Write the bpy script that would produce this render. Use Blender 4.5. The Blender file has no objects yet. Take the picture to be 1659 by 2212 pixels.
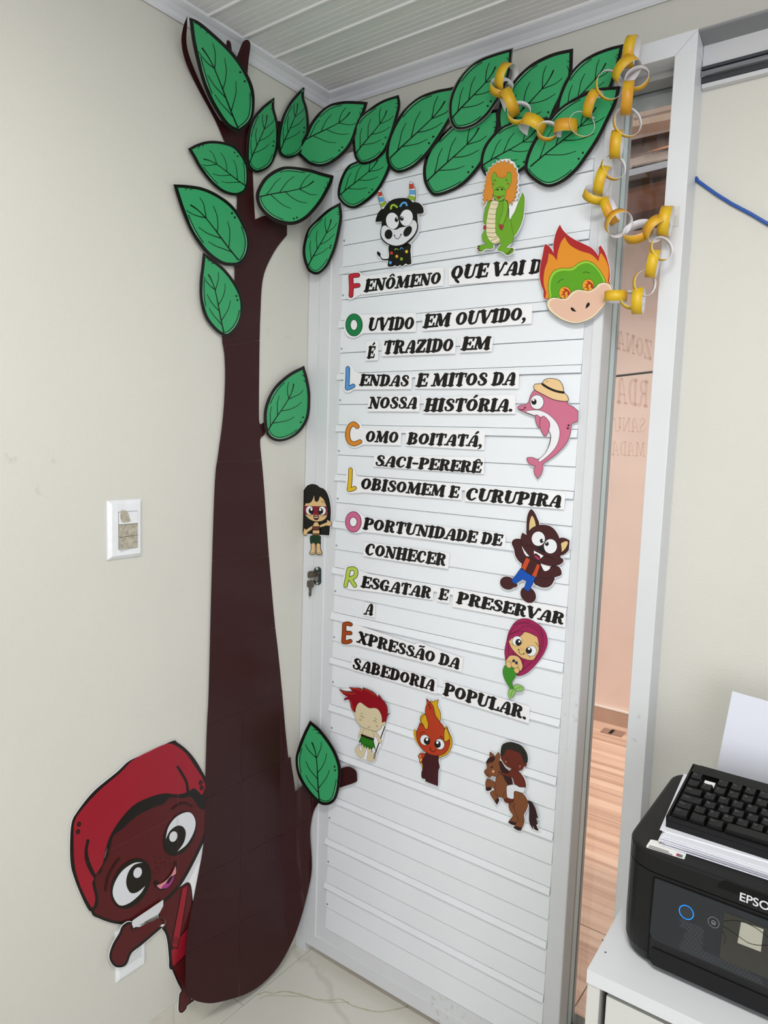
import bpy, bmesh, math, random
from mathutils import Vector, Matrix
from mathutils.geometry import tessellate_polygon
random.seed(7)
C = bpy.context.scene.collection
# ------------------------------------------------------------------ camera
F, CX, CY = 1527.489, 829.5, 1106.0
CAM = Vector((1.29149, -1.46101, 1.45275))
RX = Vector((0.80475435, 0.59271848, 0.03248439))
RD = Vector((0.0868167, -0.06338583, -0.99420576))
RF = Vector((-0.58722508, 0.8029116, -0.10246788))
cam = bpy.data.cameras.new('camera'); camo = bpy.data.objects.new('camera', cam); C.objects.link(camo)
cam.sensor_fit = 'HORIZONTAL'; cam.sensor_width = 36.0; cam.lens = F / 1659 * 36.0; cam.clip_start = 0.02
m = Matrix((RX, -RD, -RF)).transposed().to_4x4(); m.translation = CAM; camo.matrix_world = m
bpy.context.scene.camera = camo
# ------------------------------------------------------------------ world and lights
sc = bpy.context.scene
w = bpy.data.worlds.new('world'); sc.world = w; w.use_nodes = True
bg = w.node_tree.nodes['Background']; bg.inputs[0].default_value = (0.94, 0.95, 1.0, 1); bg.inputs[1].default_value = 0.75
def area(name, loc, tgt, sx, sy, power, col=(1, 1, 1)):
    l = bpy.data.lights.new(name, 'AREA'); l.shape = 'RECTANGLE'; l.size = sx; l.size_y = sy; l.energy = power; l.color = col
    o = bpy.data.objects.new(name, l); C.objects.link(o); o.location = loc
    o.rotation_euler = (Vector(tgt) - Vector(loc)).to_track_quat('-Z', 'Y').to_euler(); return o
area('ceiling_panel_light', (1.15, -1.25, 2.29), (1.15, -1.25, 0), 0.6, 0.3, 15, (1.0, 0.985, 0.96))
area('courtyard_fill_light', (.4, .80, 3.1), (.4, 1.3, 0), 3.2, 1.0, 32, (1, .97, .93))  # added fill lamp that brightens the outdoors beyond the gap
area('window_daylight', (2.9, -3.6, 1.5), (0.0, -0.5, 1.3), 1.6, 1.4, 30, (0.98, 0.975, 1.0))
sun = bpy.data.lights.new('sun', 'SUN'); sun.energy = 1.5; sun.angle = 0.05; sun.color = (1, 0.93, 0.84)
suno = bpy.data.objects.new('sun', sun); C.objects.link(suno)
suno.rotation_euler = Vector((-0.75, 0.30, -1.0)).to_track_quat('-Z', 'Y').to_euler()
sc.view_settings.view_transform = 'Standard'; sc.view_settings.look = 'None'
sc.view_settings.exposure = 0.47; sc.view_settings.gamma = 1.0; sc.view_settings.use_curve_mapping = False
# ------------------------------------------------------------------ materials
def lin(v): return v / 12.92 if v <= .04045 else ((v + .055) / 1.055) ** 2.4
_m = {}
def M(hexc, rough=0.5, k=0.92, noise=0.0, scale=8.0, spec=0.5, metal=0.0, emit=0.0, bump=0.0, bscale=60.0):
    key = (hexc, rough, k, noise, scale, spec, metal, emit, bump, bscale)
    if key in _m: return _m[key]
    h = hexc.lstrip('#'); c = [lin(int(h[i:i+2], 16) / 255) * k for i in (0, 2, 4)] + [1]
    mt = bpy.data.materials.new('mat_' + h); mt.use_nodes = True; nt = mt.node_tree; b = nt.nodes['Principled BSDF']
    b.inputs['Base Color'].default_value = c; b.inputs['Roughness'].default_value = rough
    b.inputs['Specular IOR Level'].default_value = spec; b.inputs['Metallic'].default_value = metal
    if emit: b.inputs['Emission Color'].default_value = c; b.inputs['Emission Strength'].default_value = emit
    if noise or bump:
        tc = nt.nodes.new('ShaderNodeTexCoord'); n = nt.nodes.new('ShaderNodeTexNoise'); n.inputs['Scale'].default_value = scale; n.inputs['Detail'].default_value = 6
        nt.links.new(tc.outputs['Object'], n.inputs['Vector'])
        if noise:
            r = nt.nodes.new('ShaderNodeMapRange'); r.inputs[1].default_value = .3; r.inputs[2].default_value = .7
            r.inputs[3].default_value = 1 - noise; r.inputs[4].default_value = 1 + noise * .4
            v = nt.nodes.new('ShaderNodeVectorMath'); v.operation = 'SCALE'; v.inputs[0].default_value = c[:3]
            nt.links.new(n.outputs[0], r.inputs[0]); nt.links.new(r.outputs[0], v.inputs[3]); nt.links.new(v.outputs[0], b.inputs['Base Color'])
        if bump:
            n2 = nt.nodes.new('ShaderNodeTexNoise'); n2.inputs['Scale'].default_value = bscale; nt.links.new(tc.outputs['Object'], n2.inputs['Vector'])
            bp = nt.nodes.new('ShaderNodeBump'); bp.inputs['Strength'].default_value = bump; bp.inputs['Distance'].default_value = .002
            nt.links.new(n2.outputs[0], bp.inputs['Height']); nt.links.new(bp.outputs[0], b.inputs['Normal'])
    _m[key] = mt; return mt
def glass_mat(name, tint, refl=1.0):
    mt = bpy.data.materials.new(name); mt.use_nodes = True; nt = mt.node_tree; nt.nodes.clear()
    o = nt.nodes.new('ShaderNodeOutputMaterial'); mx = nt.nodes.new('ShaderNodeMixShader'); t = nt.nodes.new('ShaderNodeBsdfTransparent'); g = nt.nodes.new('ShaderNodeBsdfGlossy')
    t.inputs[0].default_value = tint; g.inputs['Roughness'].default_value = 0.02
    f = nt.nodes.new('ShaderNodeFresnel'); f.inputs[0].default_value = 1.45
    nt.links.new(f.outputs[0], mx.inputs[0]); nt.links.new(t.outputs[0], mx.inputs[1]); nt.links.new(g.outputs[0], mx.inputs[2]); nt.links.new(mx.outputs[0], o.inputs[0]); return mt
WALL = M('#cfcec5', .85, k=.97, noise=.035, scale=2.2, bump=.25, bscale=220)
def wall_marks(mt, dens=26.0):
    nt = mt.node_tree; b = nt.nodes['Principled BSDF']; src = b.inputs['Base Color'].links[0].from_socket
    tc = nt.nodes.new('ShaderNodeTexCoord'); n = nt.nodes.new('ShaderNodeTexNoise'); n.inputs['Scale'].default_value = dens; n.inputs['Detail'].default_value = 3
    nt.links.new(tc.outputs['Object'], n.inputs['Vector'])
    n2 = nt.nodes.new('ShaderNodeTexNoise'); n2.inputs['Scale'].default_value = 3.1; nt.links.new(tc.outputs['Object'], n2.inputs['Vector'])
    ad = nt.nodes.new('ShaderNodeMath'); ad.operation = 'ADD'; nt.links.new(n.outputs[0], ad.inputs[0]); nt.links.new(n2.outputs[0], ad.inputs[1])
    r = nt.nodes.new('ShaderNodeMapRange'); r.inputs[1].default_value = 1.32; r.inputs[2].default_value = 1.42; r.inputs[3].default_value = 0; r.inputs[4].default_value = .35
    nt.links.new(ad.outputs[0], r.inputs[0])
    mx = nt.nodes.new('ShaderNodeMix'); mx.data_type = 'RGBA'; nt.links.new(r.outputs[0], mx.inputs[0]); nt.links.new(src, mx.inputs[6]); mx.inputs[7].default_value = (.34, .33, .30, 1)
    nt.links.new(mx.outputs[2], b.inputs['Base Color'])
wall_marks(WALL)
ALU = M('#dadde0', .35, noise=.03, scale=9); ALU2 = M('#d9dde1', .32)
wall_marks(ALU, 60)
RIB = M('#e6ebef', .28, k=.95, noise=.02, scale=6); PVC = M('#e0dfe0', .4, k=.97); CORN = M('#dcdee3', .4)
PAPER = M('#f1f2f4', .35); BLK = '#14110f'
# ------------------------------------------------------------------ mesh helpers
def obj(name, verts, faces, mats, parent=None, midx=None, smooth=False):
    me = bpy.data.meshes.new(name); me.from_pydata([tuple(v) for v in verts], [], faces)
    for mt in (mats if isinstance(mats, (list, tuple)) else [mats]): me.materials.append(mt)
    if midx:
        for p, i in zip(me.polygons, midx): p.material_index = i
    if smooth:
        for p in me.polygons: p.use_smooth = True
    me.update(); o = bpy.data.objects.new(name, me); C.objects.link(o)
    if parent:
        o.parent = parent; q = parent; t = Vector()
        while q: t += q.location; q = q.parent
        o.location = -t
    return o
def tag(o, label, cat, group=None, kind=None):
    if label: o['label'] = label
    if cat: o['category'] = cat
    if group: o['group'] = group
    if kind: o['kind'] = kind
    return o
def empty(name, loc=(0, 0, 0)):
    o = bpy.data.objects.new(name, None); C.objects.link(o); o.location = loc; o.empty_display_size = .05; return o
class MB:
    def __init__(s): s.v = []; s.f = []; s.mi = []
    def add(s, v, f, i=0):
        n = len(s.v); s.v += [Vector(a) for a in v]; s.f += [tuple(n + k for k in q) for q in f]; s.mi += [i] * len(f); return s
    def box(s, a, b, i=0, bev=0.0):
        bm = bmesh.new(); bmesh.ops.create_cube(bm, size=1)
        ce = [(a[k] + b[k]) / 2 for k in range(3)]; d = [abs(b[k] - a[k]) for k in range(3)]
        for v in bm.verts: v.co = Vector([ce[k] + v.co[k] * d[k] for k in range(3)])
        if bev: bmesh.ops.bevel(bm, geom=bm.edges[:], offset=bev, segments=2, affect='EDGES', profile=.5)
        bm.verts.index_update(); s.add([v.co.copy() for v in bm.verts], [[v.index for v in f.verts] for f in bm.faces], i); bm.free(); return s
    def prism(s, poly, a, b, axis=2, i=0):
        # poly: 2D points in the plane normal to axis
        def P(q, t):
            return (t, q[0], q[1]) if axis == 0 else ((q[0], t, q[1]) if axis == 1 else (q[0], q[1], t))
        n = len(poly); v = [P(q, a) for q in poly] + [P(q, b) for q in poly]
        tris = tessellate_polygon([[Vector((q[0], q[1], 0)) for q in poly]])
        f = [tuple(t) for t in tris] + [tuple(n + k for k in reversed(t)) for t in tris] + [(k, (k + 1) % n, n + (k + 1) % n, n + k) for k in range(n)]
        return s.add(v, f, i)
    def tube(s, pts, r, n=10, i=0):
        pts = [Vector(p) for p in pts]; rings = []; up = Vector((0, 0, 1))
        for k, p in enumerate(pts):
            d = (pts[min(k + 1, len(pts) - 1)] - pts[max(k - 1, 0)]).normalized()
            u = d.cross(up if abs(d.z) < .95 else Vector((1, 0, 0))).normalized(); v2 = d.cross(u)
            rings.append([p + (u * math.cos(2 * math.pi * j / n) + v2 * math.sin(2 * math.pi * j / n)) * r for j in range(n)])
        vs = [q for rr in rings for q in rr]; fs = []
        for k in range(len(pts) - 1):
            for j in range(n): fs.append((k * n + j, k * n + (j + 1) % n, (k + 1) * n + (j + 1) % n, (k + 1) * n + j))
        fs.append(tuple(range(n - 1, -1, -1))); fs.append(tuple((len(pts) - 1) * n + j for j in range(n)))
        return s.add(vs, fs, i)
    def build(s, name, mats, parent=None, smooth=False):
        o = obj(name, s.v, s.f, mats, parent, s.mi, smooth)
        bm = bmesh.new(); bm.from_mesh(o.data); bmesh.ops.recalc_face_normals(bm, faces=bm.faces[:]); bm.to_mesh(o.data); bm.free(); return o
def box(name, a, b, mat, parent=None, bev=0.0): return MB().box(a, b, 0, bev).build(name, mat, parent)
# ------------------------------------------------------------------ photo point -> point on a real surface
def ray(x, y): return RX * ((x - CX) / F) + RD * ((y - CY) / F) + RF
class PlaneY:
    def __init__(s, y): s.y = y
    def __call__(s, x, y):
        r = ray(x, y); return CAM + r * ((s.y - CAM.y) / r.y), Vector((0, -1, 0))
class PlaneX:
    def __init__(s, v): s.v = v
    def __call__(s, x, y):
        r = ray(x, y); return CAM + r * ((s.v - CAM.x) / r.x), Vector((1, 0, 0))
class PlaneZ:
    def __init__(s, v): s.v = v
    def __call__(s, x, y):
        r = ray(x, y); return CAM + r * ((s.v - CAM.z) / r.z), Vector((0, 0, 1))
class Tilt:      # left wall surface that leans out over the cornice near the ceiling
    def __init__(s, x, st=2.19, sl=.36): s.x = x; s.st = st; s.sl = sl
    def g(s, z): return s.x + max(0, min(z, 2.40) - s.st) * s.sl
    def __call__(s, x, y):
        xv = s.x
        for _ in range(25): p = PlaneX(xv)(x, y)[0]; xv = s.g(p.z)
        return PlaneX(xv)(x, y)[0], Vector((1, 0, 0))
class VPlane:    # vertical plane through two plan points
    def __init__(s, a, b):
        s.a = Vector((a[0], a[1], 0)); d = (Vector((b[0], b[1], 0)) - s.a).normalized(); s.n = Vector((d.y, -d.x, 0))
        if s.n.dot(CAM - s.a) < 0: s.n = -s.n
    def __call__(s, x, y):
        r = ray(x, y); t = (s.a - CAM).dot(s.n) / r.dot(s.n); return CAM + r * t, s.n
class Profile:
    def __init__(s, pts): s.p = pts
    def __call__(s, x, y):
        best = None
        for a, b in zip(s.p[:-1], s.p[1:]):
            pl = VPlane(a, b); P, n = pl(x, y); d = Vector((b[0] - a[0], b[1] - a[1])); u = (Vector((P.x - a[0], P.y - a[1]))).dot(d) / d.dot(d)
            if -1e-6 <= u <= 1 + 1e-6:
                return P, n
        return P, n
# ------------------------------------------------------------------ 2D drawing helpers (flat print on paper)
def spline(pts, closed=True, sub=6):
    n = len(pts); out = []
    corner = [len(p) > 2 for p in pts]; P = [Vector((p[0], p[1])) for p in pts]
    rng = range(n if closed else n - 1)
    for i in rng:
        p1, p2 = P[i], P[(i + 1) % n]
        p0 = P[i - 1] if (closed or i > 0) else p1
        p3 = P[(i + 2) % n] if (closed or i + 2 < n) else p2
        if corner[i]: p0 = p1 - (p2 - p1) * .5
        if corner[(i + 1) % n]: p3 = p2 + (p2 - p1) * .5
        for k in range(sub):
            t = k / sub; t2 = t * t; t3 = t2 * t
            out.append(0.5 * ((2 * p1) + (p2 - p0) * t + (2 * p0 - 5 * p1 + 4 * p2 - p3) * t2 + (3 * p1 - p0 - 3 * p2 + p3) * t3))
    if not closed: out.append(P[-1])
    return out
def area2(p): return sum(p[i - 1].x * p[i].y - p[i].x * p[i - 1].y for i in range(len(p))) / 2
def grow(p, d):
    q = []
    for a in p:
        if not q or (a - q[-1]).length > 1e-4: q.append(a)
    if (q[0] - q[-1]).length < 1e-4: q.pop()
    s = 1 if area2(q) > 0 else -1; n = len(q); out = []
    for i in range(n):
        e1 = (q[i] - q[i - 1]).normalized(); e2 = (q[(i + 1) % n] - q[i]).normalized()
        n1 = Vector((e1.y, -e1.x)) * s; n2 = Vector((e2.y, -e2.x)) * s; mm = n1 + n2
        if mm.length < .3: mm = n1 + e1 * 1.0
        mm.normalize(); k = 1 / max(.55, mm.dot(n1)); out.append(q[i] + mm * d * k)
    return out
def ribbon(pts, wd):
    n = len(pts); W = wd if isinstance(wd, (list, tuple)) else [wd] * n
    if len(W) != n: W = [W[min(len(W) - 2, int(i / (n - 1) * (len(W) - 1)))] * (1 - (i / (n - 1) * (len(W) - 1) - min(len(W) - 2, int(i / (n - 1) * (len(W) - 1))))) + W[min(len(W) - 1, min(len(W) - 2, int(i / (n - 1) * (len(W) - 1))) + 1)] * (i / (n - 1) * (len(W) - 1) - min(len(W) - 2, int(i / (n - 1) * (len(W) - 1)))) for i in range(n)]
    L, R, out = [], [], []
    for i in range(n):
        d = (pts[min(i + 1, n - 1)] - pts[max(i - 1, 0)])
        if d.length < 1e-6: d = Vector((1, 0))
        d.normalize(); nn = Vector((-d.y, d.x)) * W[i] / 2; L.append(pts[i] + nn); R.append(pts[i] - nn)
    for i in range(n - 1): out.append([L[i], L[i + 1], R[i + 1], R[i]])
    for k in (0, n - 1): out.append([pts[k] + Vector((math.cos(a * math.pi / 5), math.sin(a * math.pi / 5))) * W[k] / 2 for a in range(10)])
    return out
STEP = 0.00007
class Cut:
    def __init__(s, surf, crop=(0, 0, 1), lift=.002, margin=1.6, rough=.3):
        s.surf = surf; s.c = crop; s.lift = lift; s.mg = margin; s.L = 2; s.base = []; s.parts = []; s.rough = rough; s.basecol = None; s.bsurf = {}; s.part('artwork')
    def addbase(s, q): s.base.append(q); s.bsurf[len(s.base) - 1] = s.surf
    def part(s, name): s.parts.append([name, []]); return s
    def px(s, p): return Vector((s.c[0] + p[0] / s.c[2], s.c[1] + p[1] / s.c[2]))
    def conv(s, pts): return [tuple([*s.px(p)] + [0] * (len(p) - 2)) for p in pts]
    def emit(s, poly, col, layer): s.parts[-1][1].append((poly, col, layer, s.surf))
    def paper(s, pts, sm=False, g=0):
        q = s.conv(pts); q = spline(q) if sm else [Vector(a[:2]) for a in q]
        s.addbase(grow(q, g) if g else q); return s
    def fill(s, col, pts, sm=True, ol=0, margin=None, olc=BLK):
        q = s.conv(pts); q = spline(q) if sm else [Vector(a[:2]) for a in q]
        mg = s.mg if margin is None else margin
        if mg: s.addbase(grow(q, mg + ol))
        if ol: s.L += 1; s.emit(grow(q, ol), olc, s.L)
        s.L += 1; s.emit(q, col, s.L); return s
    def ell(s, col, cx, cy, rx, ry, rot=0, ol=0, margin=0, olc=BLK):
        r = math.radians(rot); q = [(cx + rx * math.cos(a) * math.cos(r) - ry * math.sin(a) * math.sin(r), cy + rx * math.cos(a) * math.sin(r) + ry * math.sin(a) * math.cos(r)) for a in [k * math.pi / 12 for k in range(24)]]
        return s.fill(col, q, False, ol, margin, olc)
    def line(s, col, wd, pts, sm=True):
        q = s.conv(pts); q = spline(q, False, 5) if sm else [Vector(a[:2]) for a in q]
        s.L += 1
        for r in ribbon(q, wd): s.emit(r, col, s.L)
        return s
    def raw(s, polys, col):
        s.L += 1
        for p in polys: s.emit(p, col, s.L)
        return s
    def done(s, name, label, cat, group=None, basemat=None):
        v, f = [], []
        for bi, q in enumerate(s.base):
            bs = s.bsurf.get(bi, s.surf)
            try: tr = tessellate_polygon([[Vector((a.x, a.y, 0)) for a in q]])
            except Exception: continue
            n = len(v); k = len(q)
            for d in (s.lift, s.lift - .0006):
                for a in q: P, nn = bs(a.x, a.y); v.append(P + nn * (d + bi * 4e-6))
            for t in tr: f.append((n + t[0], n + t[1], n + t[2])); f.append((n + k + t[2], n + k + t[1], n + k + t[0]))
            for i in range(k): f.append((n + i, n + (i + 1) % k, n + k + (i + 1) % k, n + k + i))
        root = obj(name, v, f, basemat or PAPER)
        tag(root, label, cat, group)
        for pn, items in s.parts:
            if not items: continue
            v, f, mi, mats, idx = [], [], [], [], {}
            for qi, (q, col, L, sq) in enumerate(items):
                if col not in idx: idx[col] = len(mats); mats.append(M(col, s.rough, spec=.28))
                tr = tessellate_polygon([[Vector((a.x, a.y, 0)) for a in q]]); n = len(v)
                for a in q: P, nn = sq(a.x, a.y); v.append(P + nn * (s.lift + L * STEP + (qi % 45) * 1.5e-6))
                for t in tr: f.append((n + t[0], n + t[1], n + t[2])); mi.append(idx[col])
            obj(pn, v, f, mats, root, mi)
        return root
# ------------------------------------------------------------------ lettering: fat italic slab capitals drawn as strokes
def arc(cx, cy, rx, ry, a0, a1, n=14): return [(cx + rx * math.cos(math.radians(a0 + (a1 - a0) * k / n)), cy + ry * math.sin(math.radians(a0 + (a1 - a0) * k / n))) for k in range(n + 1)]
T, H = .23, .11
def sf(x, y, l=.13): return ([(x - l, y), (x + l, y)], H)
RING = [.22, .12, .22, .12, .22]
G = {
 'E': (.72, [([(.2, .06), (.2, .94)], T), ([(.07, .94), (.66, .94)], .12), ([(.66, .93), (.64, .72)], .1), ([(.2, .5), (.5, .5)], .12), ([(.5, .63), (.5, .37)], .09), ([(.04, .06), (.66, .06)], .12), ([(.66, .07), (.69, .3)], .1)]),
 'F': (.68, [([(.2, .06), (.2, .94)], T), ([(.07, .94), (.66, .94)], .12), ([(.66, .93), (.64, .7)], .1), ([(.2, .5), (.5, .5)], .12), sf(.2, .06)]),
 'N': (.84, [([(.16, .06), (.16, .9)], .1), ([(.2, .88), (.6, .1)], T), ([(.68, .1), (.68, .94)], .1), sf(.14, .06, .11), sf(.14, .94, .12), sf(.68, .94, .12)]),
 'M': (1.08, [([(.15, .06), (.2, .9)], .1), ([(.24, .9), (.46, .15)], .22), ([(.46, .12), (.74, .9)], .1), ([(.82, .9), (.86, .06)], T), sf(.13, .06, .11), sf(.18, .94, .11), sf(.88, .94, .08), sf(.87, .06, .13)]),
 'O': (.78, [(arc(.37, .5, .24, .41, 0, 360, 24), RING)]),
 'Q': (.80, [(arc(.37, .5, .24, .41, 0, 360, 24), RING), ([(.3, .2), (.4, -.05), (.56, -.22)], [.12, .16, .14])]),
 'U': (.82, [([(.2, .94), (.18, .3)], T), ([(.18, .35), (.24, .1), (.42, .06), (.58, .16), (.62, .4), (.64, .78)], [.22, .16, .12, .11, .1, .1]), sf(.2, .94, .14), ([(.64, .75), (.68, .93), (.76, .9)], [.1, .13, .16])]),
 'V': (.80, [([(.14, .94), (.34, .1)], T), ([(.36, .08), (.54, .5), (.62, .85)], .1), sf(.14, .94, .14), ([(.62, .82), (.7, .94), (.76, .86)], [.1, .14, .16])]),
 'A': (.80, [([(.12, .06), (.3, .7), (.42, .92)], .1), ([(.42, .92), (.54, .9), (.58, .7), (.6, .06)], [.1, .16, .22, T]), ([(.2, .36), (.52, .36)], .1), sf(.1, .06, .12), sf(.6, .06, .14)]),
 'I': (.42, [([(.2, .06), (.2, .94)], T), sf(.2, .06, .15), sf(.2, .94, .15)]),
 'D': (.80, [([(.2, .06), (.2, .94)], .21), ([(.06, .94), (.36, .94), (.56, .84), (.62, .5), (.54, .16), (.34, .06), (.06, .06)], [.12, .13, .19, .24, .19, .13, .12])]),
 'T': (.74, [([(.36, .06), (.36, .94)], T), ([(.06, .94), (.68, .94)], .12), ([(.07, .93), (.05, .7)], .1), ([(.68, .93), (.67, .7)], .1), sf(.36, .06, .15)]),
 'R': (.80, [([(.2, .06), (.2, .94)], T), ([(.06, .94), (.4, .94), (.56, .86), (.57, .66), (.44, .53), (.22, .5)], [.12, .12, .18, .2, .13, .1]), ([(.36, .5), (.5, .4), (.56, .14), (.66, .04), (.74, .1)], [.1, .18, .2, .14, .09]), sf(.2, .06, .14)]),
 'P': (.74, [([(.2, .06), (.2, .94)], T), ([(.06, .94), (.4, .94), (.57, .85), (.58, .63), (.44, .48), (.22, .46)], [.12, .12, .18, .2, .13, .1]), sf(.2, .06, .15)]),
 'B': (.78, [([(.2, .06), (.2, .94)], T), ([(.06, .94), (.4, .94), (.54, .86), (.54, .66), (.42, .53), (.22, .51)], [.12, .12, .16, .18, .12, .1]), ([(.3, .52), (.5, .48), (.6, .32), (.54, .12), (.36, .06), (.06, .06)], [.1, .14, .2, .18, .12, .12])]),
 'S': (.66, [([(.52, .72), (.5, .88), (.34, .95), (.2, .88), (.17, .72), (.3, .57), (.46, .43), (.53, .28), (.46, .11), (.3, .05), (.14, .12), (.1, .3)], [.12, .1, .11, .15, .19, .22, .22, .19, .14, .1, .1, .14])]),
 'C': (.74, [([(.58, .7), (.56, .88), (.4, .95), (.24, .86), (.14, .6), (.15, .32), (.26, .12), (.42, .05), (.6, .22)], [.15, .12, .11, .16, .22, .23, .17, .11, .09])]),
 'G': (.80, [([(.58, .72), (.56, .88), (.4, .95), (.24, .86), (.14, .6), (.15, .32), (.26, .12), (.42, .05), (.56, .12)], [.14, .12, .11, .16, .22, .23, .17, .12, .12]), ([(.56, .42), (.56, .1)], .18), ([(.42, .44), (.68, .44)], .11)]),
 'L': (.68, [([(.2, .06), (.2, .94)], T), sf(.2, .94, .15), ([(.06, .06), (.6, .06)], .12), ([(.6, .07), (.64, .32)], .1)]),
 'Z': (.72, [([(.1, .94), (.6, .94)], .13), ([(.1, .93), (.09, .72)], .1), ([(.56, .9), (.14, .1)], T), ([(.1, .06), (.62, .06)], .13), ([(.62, .07), (.65, .3)], .1)]),
 'X': (.80, [([(.18, .94), (.58, .06)], T), ([(.62, .9), (.14, .1)], .1), sf(.16, .94, .12), sf(.62, .94, .11), sf(.12, .06, .11), sf(.6, .06, .13)]),
 'H': (.86, [([(.2, .06), (.2, .94)], T), ([(.64, .06), (.64, .94)], T), ([(.2, .5), (.64, .5)], .12), sf(.2, .06, .15), sf(.2, .94, .15), sf(.64, .06, .15), sf(.64, .94, .15)]),
 '-': (.46, [([(.08, .45), (.36, .45)], .15)]), '.': (.30, [([(.14, .09), (.145, .09)], .2)]),
 ',': (.34, [([(.15, .1), (.155, .1)], .2), ([(.2, .06), (.18, -.1), (.06, -.22)], [.14, .1, .05])]), ' ': (.30, []), 'o': (.4, [(arc(.2, .8, .1, .13, 0, 360, 12), .07)]),
}
ACC = {'Á': ('A', [([(.46, 1.1), (.6, 1.26)], [.09, .15])]), 'É': ('E', [([(.4, 1.1), (.52, 1.26)], [.09, .15])]), 'Ó': ('O', [([(.4, 1.08), (.54, 1.24)], [.09, .15])]),
       'Ê': ('E', [([(.22, 1.09), (.38, 1.22), (.5, 1.09)], .1)]), 'Ô': ('O', [([(.24, 1.07), (.4, 1.22), (.54, 1.07)], .1)]), 'Ã': ('A', [([(.26, 1.1), (.36, 1.18), (.48, 1.12), (.6, 1.2)], .1)])}
def glyph(ch):
    if ch in ACC: b, ex = ACC[ch]; return G[b][0], G[b][1] + ex
    return G[ch]
def text(cut, s, p0, p1, cap, col=BLK, shear=.2, up=(.0, -1.0), bold=1.0):
    a = cut.px(p0); b = cut.px(p1); cap = cap / cut.c[2]; tot = sum(glyph(c)[0] for c in s) + shear * .8
    e = (b - a); L = e.length; d = e.normalized(); sx = L / tot; U = Vector(up).normalized() * cap; out = []; x = 0
    for ch in s:
        wd, st = glyph(ch)
        for pts, ww in st:
            q = [Vector((x + p[0] + shear * p[1] * .9, p[1])) for p in pts]
            if len(q) > 2 and len(q) < 13: q = spline([tuple(k) for k in q], False, 4)
            Wd = [k * bold * 1.08 for k in ww] if isinstance(ww, list) else ww * bold * 1.08
            for r in ribbon(q, Wd): out.append([a + d * (v.x * sx) + U * v.y for v in r])
        x += wd
    cut.raw(out, col)
LP = -.060           # front plane of the sliding leaf and its frame
# ------------------------------------------------------------------ room shell
def part_of(o, parent): o.parent = parent; return o
wl = MB().box((-.12, -4.6, -.05), (0, 0, 2.5)).build('wall_left', WALL); tag(wl, 'cream painted left wall behind the paper tree', 'wall', kind='structure')
wb = MB(); wb.box((-.12, 0, 2.165), (4.2, .15, 2.5)); wb.box((.925, 0, -.05), (4.2, .15, 2.165)); wb.box((-.12, 0, -.05), (.012, .15, 2.165))
wb = wb.build('wall_back', WALL); tag(wb, 'cream painted back wall with the door opening', 'wall', kind='structure')
CH = 2.327
ce = empty('ceiling', (0, 0, CH)); tag(ce, 'grey white plastic board ceiling with long seams', 'ceiling', kind='structure')
prev = None; yb = -.020
plm = None
for k in range(46):
    y1 = yb - .097 * k; y0 = y1 - .097
    if plm is None:
        # profile in (y,z): flat board with fine grooves and a raised bead at its joint
        g = [(0, 0), (-.004, .004), (-.0075, .004), (-.010, -.0035), (-.0135, -.0035), (-.0155, 0)]
        for q in (.030, .045, .060, .075): g += [(-q + .0012, 0), (-q, .0012), (-q - .0012, 0)]
        g += [(-.0965, 0), (-.0965, .012), (0, .012)]
        mb = MB(); mb.prism(g, 0, 4.2, axis=0); o = mb.build('ceiling_board', PVC); o.parent = ce; plm = o
    else:
        o = plm.copy(); C.objects.link(o)
    o.location = (0, y1, 0)
box('ceiling_backing', (-.12, -4.6, CH + .012), (4.2, .15, CH + .05), M('#777777', .8), ce)
o = MB()
cp = [(0, 2.300), (.004, 2.297), (.008, 2.302), (.010, 2.308), (.019, 2.316), (.026, 2.319), (.032, 2.322), (.034, 2.332), (0, 2.332)]
o = MB().prism([(-q[0], q[1]) for q in cp][::-1], 0.0, 4.2, axis=0).build('trim_2', CORN); tag(o, 'white plastic cornice along the back wall', 'cornice', kind='structure')
o = MB().prism([(q[0], q[1]) for q in cp], -4.6, 0.0, axis=1).build('trim_1', CORN); tag(o, 'white plastic cornice along the left wall', 'cornice', kind='structure')
# floor tiles
def marble():
    mt = M('#dad9cf', .22, k=.97, noise=.05, scale=2.5); nt = mt.node_tree; b = nt.nodes['Principled BSDF']; src = b.inputs['Base Color'].links[0].from_socket
    tc = nt.nodes.new('ShaderNodeTexCoord'); n = nt.nodes.new('ShaderNodeTexNoise'); n.inputs['Scale'].default_value = 1.6; n.inputs['Detail'].default_value = 5; n.inputs['Distortion'].default_value = .6
    nt.links.new(tc.outputs['Object'], n.inputs['Vector'])
    s1 = nt.nodes.new('ShaderNodeMath'); s1.operation = 'SUBTRACT'; s1.inputs[1].default_value = .5; nt.links.new(n.outputs[0], s1.inputs[0])
    s2 = nt.nodes.new('ShaderNodeMath'); s2.operation = 'ABSOLUTE'; nt.links.new(s1.outputs[0], s2.inputs[0])
    r = nt.nodes.new('ShaderNodeMapRange'); r.inputs[1].default_value = 0; r.inputs[2].default_value = .018; r.inputs[3].default_value = .35; r.inputs[4].default_value = 0; nt.links.new(s2.outputs[0], r.inputs[0])
    mx = nt.nodes.new('ShaderNodeMix'); mx.data_type = 'RGBA'; nt.links.new(r.outputs[0], mx.inputs[0]); nt.links.new(src, mx.inputs[6]); mx.inputs[7].default_value = (.42, .40, .31, 1)
    nt.links.new(mx.outputs[2], b.inputs['Base Color']); return mt
MARB = marble()
fl = box('floor', (-.12, -4.6, -.05), (4.2, .15, -.004), M('#8a8678', .8)); tag(fl, 'pale marble tiled floor of the room', 'floor', kind='structure')
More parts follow.
